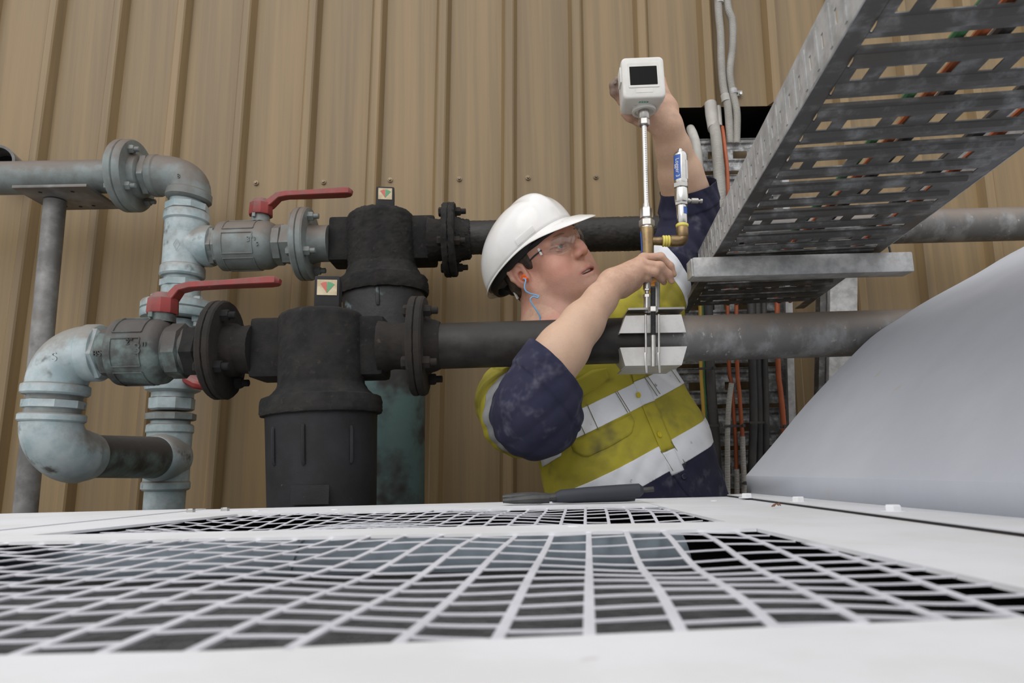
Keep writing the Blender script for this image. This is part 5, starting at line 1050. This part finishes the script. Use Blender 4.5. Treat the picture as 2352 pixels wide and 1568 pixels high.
# ---- corded ear plug
b = MB(); b.tube([hd(-2, 76, 4), hd(-1, 84, 3), hd(1, 91, 1)], [.005, .0066, .0062], 14); b.tube([hd(-1, 88, 0), hd(7, 90, -7)], .0045, 10); EP = b.obj('ear_plug', MAT['plug_orange'], person, 'orange foam ear plug on blue cord')
Yc = 1.485; b = MB(); c0 = hd(1, 92, 0)
cpx = [(1207.5, 643, 1.487), (1205, 658, 1.487), (1208, 668, 1.488), (1218, 674, 1.489), (1230, 677, 1.489), (1237, 680, 1.488), (1234, 684, 1.487), (1226, 681, 1.486), (1219, 685, 1.486), (1219, 692, 1.487), (1226, 703, 1.489), (1234, 715, 1.491), (1240, 727, 1.494), (1241, 745, 1.50)]
b.tube([c0] + [P(*q) for q in cpx], .0016, 8, smooth=6); b.obj('cord', MAT['cord_blue'], EP, 'blue cord')
# ---------------------------------------------------------------- clothing
from mathutils.bvhtree import BVHTree
def vnorm(V, Q):
    N = np.zeros_like(V); n = np.cross(V[Q[:, 2]] - V[Q[:, 0]], V[Q[:, 3]] - V[Q[:, 1]])
    for i in range(4): np.add.at(N, Q[:, i], n)
    return N / np.maximum(np.linalg.norm(N, axis=1), 1e-12)[:, None]
def folds(V, seed, dirs, sc, amp):
    amp = amp * .8; sc = sc * 1.5
    r = np.random.default_rng(seed); o = 0
    for d in dirs:
        d = unit(d); ph = V @ d * sc + 1.6 * vnoise(V, 22, seed + 1) + r.random() * 6; mask = .5 + .5 * vnoise(V, 13, seed + 2)
        o = o + (np.abs(np.sin(ph)) ** 1.5 - .5) * np.clip(mask, 0, 1); seed += 5
    return o * amp
def split(V, Q, planes):      # cut a mesh by planes, return list of (V, polys) slabs between successive planes
    bm = bmesh.new(); vs = [bm.verts.new(v) for v in V]; bm.verts.ensure_lookup_table()
    for q in Q:
        try: bm.faces.new([vs[i] for i in q])
        except ValueError: pass
    for co, no in planes: bmesh.ops.bisect_plane(bm, geom=bm.verts[:] + bm.edges[:] + bm.faces[:], dist=1e-6, plane_co=Vector(co), plane_no=Vector(no))
    bm.verts.index_update(); W_ = np.array([v.co[:] for v in bm.verts]); out = [[] for _ in range(len(planes) + 1)]
    for f in bm.faces:
        c = A(f.calc_center_median()); k = sum(1 for co, no in planes if (c - A(co)) @ A(no) > 0); out[k].append([v.index for v in f.verts])
    bm.free(); res = []
    for F_ in out:
        if not F_: res.append(None); continue
        u_, inv = np.unique(np.concatenate(F_), return_inverse=True); k = 0; G_ = []
        for f in F_: G_.append(inv[k:k + len(f)].tolist()); k += len(f)
        res.append((W_[u_], G_))
    return res
def cloth(name, part, m, parent, label=None, th=.0016):
    b = MB(); b.add(part[0], part[1]); o = b.obj(name, m, parent, label, 70)
    if th: md = o.modifiers.new('t', 'SOLIDIFY'); md.thickness = th; md.offset = 1
    return o
HV, NV, RF = MAT['hivis'], MAT['navy'], MAT['reflective']
# torso
tc_ = tq(0, 0, .1); Ft = Field(tc_ - A([.48, .34, .52]), tc_ + A([.42, .34, .46]), .0033)
FLT = (TF, .60)
for (u0, r0, u1, r1) in ((-.26, .205, 0, .212), (0, .212, .2, .196), (.2, .196, HL - .04, .165)): Ft.cone(tq(.0, .0, u0), tq(0, 0, u1), r0, r1, .03, flat=FLT)
Ft.cone(SHR + A([.03, .01, 0]), NB + A([-.01, .01, -.03]), .082, .080, .04); Ft.cone(P(1488, 728, 1.560), P(1400, 745, 1.565), .074, .082, .04); Ft.cone(P(1400, 745, 1.565), NB + A([.02, .01, -.03]), .082, .080, .04)
Ft.cone(tq(-.08, .03, .10), tq(.08, .03, .10), .11, .11, .05)
Ft.cone(NB - TU * .02, hd(-20, 0, -40), .066, .080, .012, True)
Vt, Qt = Ft.mesh(); Vt = relax(Vt, Qt, 4); Nt = vnorm(Vt, Qt)
rel = Vt - TB0; uu = rel @ TU; ff_ = rel @ TF; xx = rel @ TR
amp = folds(Vt, 11, [(.5, .2, .9), (-.9, .3, .45)], 55, .0042) + .0022 * vnoise(Vt, 60, 21) + .004 * vnoise(Vt, 26, 31)
amp = amp - .004 * np.exp(-((xx - .012) / .006) ** 2) * (ff_ > 0)
Vt = Vt + Nt * amp[:, None]
BN = unit(A([-.41, TU[1], .91])); pu = P(1463, 908, 1.455); pl = P(1540, 1046, 1.455)
pls = [(pl - BN * .029, BN), (pl + BN * .026, BN), (pu - BN * .025, BN), (pu + BN * .025, BN)]
pr = split(Vt, Qt, pls)
SHIRT = None
b = MB(); b.add(pr[2][0], pr[2][1]); b.add(pr[4][0], pr[4][1]); SHIRT = b.obj('shirt', HV, person, 'yellow high visibility work shirt', 70)
cloth('shirt_skirt', pr[0], NV, SHIRT, 'navy lower part of the shirt')
for k in (1, 3): cloth('reflective_band', pr[k], RF, SHIRT, 'silver reflective band')
bvh = BVHTree.FromPolygons([tuple(v) for v in Vt], [tuple(q) for q in Qt.tolist()])
def cast(px, py, off=.002):
    d = ray(px, py); h = bvh.ray_cast(Vector((0, 0, CZ)), Vector(d))
    if h[0] is None: return None
    n = A(h[1]); n = n if n @ d < 0 else -n
    return A(h[0]) + n * off
def patch(top, bot, name, m, parent, n=14, k=5, off=.002, label=None, th=.0015):
    def samp(pl_, t):
        L = np.cumsum([0] + [math.hypot(pl_[i + 1][0] - pl_[i][0], pl_[i + 1][1] - pl_[i][1]) for i in range(len(pl_) - 1)]); s_ = t * L[-1]
        return np.interp(s_, L, [q[0] for q in pl_]), np.interp(s_, L, [q[1] for q in pl_])
    V = []
    for i in range(n + 1):
        a, c = A(samp(top, i / n)), A(samp(bot, i / n))
        for j in range(k + 1):
            q = cast(*(a + (c - a) * j / k), off)
            if q is None: return None
            V.append(q)
    b = MB(); b.add(V, [(i * (k + 1) + j, (i + 1) * (k + 1) + j, (i + 1) * (k + 1) + j + 1, i * (k + 1) + j + 1) for i in range(n) for j in range(k)])
    o = b.obj(name, m, parent, label, 60); md = o.modifiers.new('t', 'SOLIDIFY'); md.thickness = th; md.offset = 0; return o
def seam(pts, m, parent, r=.0008, off=.0032, name='seam'):
    q = [cast(*p, off) for p in pts]; q = [p for p in q if p is not None]
    if len(q) > 1: b = MB(); b.tube(q, r, 6, smooth=3); b.obj(name, m, parent)
mat('thread', (0.20, 0.19, 0.12), rough=.9); TH = MAT['thread']
patch([(1310, 1012), (1380, 985), (1448, 951)], [(1318, 1036), (1346, 1051), (1400, 1026), (1450, 997), (1457, 969)], 'pocket_flap', HV, SHIRT, label='yellow pocket flap')
patch([(1508, 902), (1545, 888), (1583, 868)], [(1514, 920), (1526, 931), (1549, 932), (1583, 896)], 'pocket_flap', HV, SHIRT, label='yellow pocket flap')
patch([(1322, 872), (1360, 850), (1392, 845)], [(1314, 900), (1330, 915), (1370, 892), (1400, 868)], 'pocket_flap', HV, SHIRT, label='yellow pocket flap')
for a_, b_, m_ in (((1445, 836), (1454, 878), HV), ((1454, 879), (1474, 932), RF), ((1474, 933), (1519, 1040), HV), ((1519, 1041), (1541, 1092), RF)):
    dx_ = lambda y: 30; patch([a_, ((a_[0] + b_[0]) / 2, (a_[1] + b_[1]) / 2), b_], [(a_[0] + 29, a_[1] - 12), ((a_[0] + b_[0]) / 2 + 29, (a_[1] + b_[1]) / 2 - 12), (b_[0] + 29, b_[1] - 12)], 'placket', m_, SHIRT, n=12, label='buttoned front placket' if m_ is HV else 'reflective placket')
patch([(1546, 1090), (1562, 1118), (1585, 1146)], [(1574, 1076), (1592, 1108), (1612, 1140)], 'placket', NV, SHIRT, label='navy placket')
for (px, py), m in (((1463, 908), 'button_yellow'), ((1510, 1000), 'button_yellow'), ((1328, 909), 'button_yellow'), ((1567, 1093), 'button_navy')):
    c = cast(px, py, .004)
    if c is None: continue
    c2 = cast(px + 3, py, .004); c3 = cast(px, py + 3, .004); n_ = unit(np.cross(c2 - c, c3 - c)); n_ = n_ if n_ @ ray(px, py) < 0 else -n_
    b = MB(); b.lathe(c, n_, [(0, .006), (.0022, .0062), (.003, .0052), (.0022, .0035), (.002, .001)], 20)
    for a in range(4): b.lathe(c + n_ * .002 + .0017 * (math.cos(a * 1.571) * unit(c2 - c) + math.sin(a * 1.571) * unit(np.cross(n_, c2 - c))), n_, [(0, .0006), (.0004, .0006)], 8)
    b.obj('button', MAT[m], SHIRT, 'small round button')
patch([(1238, 1030), (1290, 1004)], [(1248, 1071), (1290, 1046)], 'reflective_band', RF, SHIRT, n=6, label='end of the silver band folded behind the elbow')
for q in ([(1318, 942), (1346, 1000)], [(1348, 928), (1374, 988)], [(1412, 900), (1440, 948)], [(1416, 899), (1445, 946)], [(1478, 866), (1508, 910)], [(1484, 862), (1514, 906)], [(1527, 833), (1560, 880)], [(1516, 1036), (1544, 1080)], [(1540, 1015), (1572, 1064)]): seam(q, TH, SHIRT)
b = MB(); ax_ = unit(hd(-25, 0, -50) - NB); cp_ = [NB + ax_ * .004]; x, y, z = basis(ax_); V = []; k = 40
for i in range(k + 1):
    a = 2 * math.pi * i / k; d_ = x * math.cos(a) + y * math.sin(a)
    for rr, hh_ in ((.078, -.02), (.080, .004), (.083, .006), (.090, -.022)): V.append(NB + d_ * rr + ax_ * hh_)
b.add(V, [(i * 4 + j, (i + 1) * 4 + j, (i + 1) * 4 + j + 1, i * 4 + j + 1) for i in range(k) for j in range(3)]); co_ = b.obj('collar', HV, SHIRT, None, 60)
# sleeves
def sleeve(joints, radii, planes, seed, foldd, amp0, e_):
    pts = [A(p) for p in joints]; F_ = Field(np.min(pts, 0) - .13, np.max(pts, 0) + .13, .0028); F_.chain(pts, radii, .028)
    e_ = unit(e_); cut = pts[-1] + e_ * .0
    V, Q = F_.mesh(); V = relax(V, Q, 4); N = vnorm(V, Q); V = V + N * (folds(V, seed, foldd, 62, amp0) + .003 * vnoise(V, 55, seed + 9))[:, None]
    V = V + N * (.0035 * sst((V - cut) @ e_, -.052, -.046))[:, None]
    return split(V, Q, planes + [(cut, e_)])
dR = unit(ELR - SHR); cufR = P(1270, 833, 1.253); jR = [P(1185, 918, 1.56), P(1204, 948, 1.44), P(1232, 950, 1.315), P(1234, 918, 1.272), cufR]
pR = P(1220, 946, 1.40)
fR = unit(cufR - jR[2])
sR = sleeve(jR, [.092, .085, .077, .065, .0565], [(pR, dR), (pR + dR * .042, dR)], 41, [(.7, .2, -.7), (.2, .6, .8)], .006, P(1310, 793, 1.255) - cufR)
b = MB(); b.add(*sR[0]); SL = b.obj('sleeve', HV, SHIRT, 'yellow upper sleeve', 70)
cloth('reflective_band', sR[1], MAT['reflective_worn'], SL, 'worn grey reflective band')
if sR[2]: cloth('sleeve_end', sR[2], NV, SL, 'rolled navy sleeve')
dL = unit(ELL - SHL); cufL = P(1579, 428, 1.548); jL = [P(1497, 716, 1.555), P(1540, 613, 1.565), P(1586, 490, 1.585), cufL]; dL = unit(P(1580, 600, 1.56) - P(1538, 628, 1.56))
pL = P(1524, 638, 1.55)
sL = sleeve(jL, [.072, .054, .061, .0600], [(pL, dL), (pL + dL * .036, dL)], 61, [(.6, .2, .8), (-.8, .2, .5)], 0.006, cufL - P(1592, 492, 1.585))
b = MB(); b.add(*sL[0]); SL2 = b.obj('sleeve', HV, SHIRT, 'yellow upper sleeve', 70)
cloth('reflective_band', sL[1], RF, SL2, 'bright reflective band')
if sL[2]: cloth('sleeve_end', sL[2], NV, SL2, 'rolled navy sleeve with cuff')
# trousers and boots (behind the machine)
Fq = Field((TB0[0] - .35, 1.25, 0.0), (TB0[0] + .45, 2.0, TB0[2] + .02), .006)
hip = TB0 - TU * .24; fr_, fl2 = A([hip[0] - .10, 1.60, .06]), A([hip[0] + .16, 1.62, .06])
Fq.cone(TB0 - TU * .10, hip, .165, .165, .03, flat=FLT)
for f_, s_ in ((fr_, -1), (fl2, 1)):
    hp_ = hip + A([s_ * .085, 0, -.04]); kn = hp_ * .48 + f_ * .52 + A([0, -.03, 0]); Fq.chain([hp_, kn, f_ + A([0, 0, .04])], [.098, .075, .062], .03)
V, Q = Fq.mesh(); np_obj('trousers', relax(V, Q, 4), Q, MAT['trouser'], person, 'navy work trousers')
for f_ in (fr_, fl2):
    Fb = Field(f_ - A([.1, .25, .06]), f_ + A([.1, .12, .14]), .004); Fb.chain([f_ + A([0, .01, .07]), f_ + A([0, 0, 0]), f_ + A([0, -.16, -.012])], [.054, .052, .042], .02); Fb.cone(f_ + A([0, .05, -.045]), f_ + A([0, -.17, -.045]), .012, .012, .03)
    V, Q = Fb.mesh(); V[:, 2] = np.maximum(V[:, 2], .001); np_obj('boot', relax(V, Q, 2), Q, MAT['boot'], person, 'brown work boot')
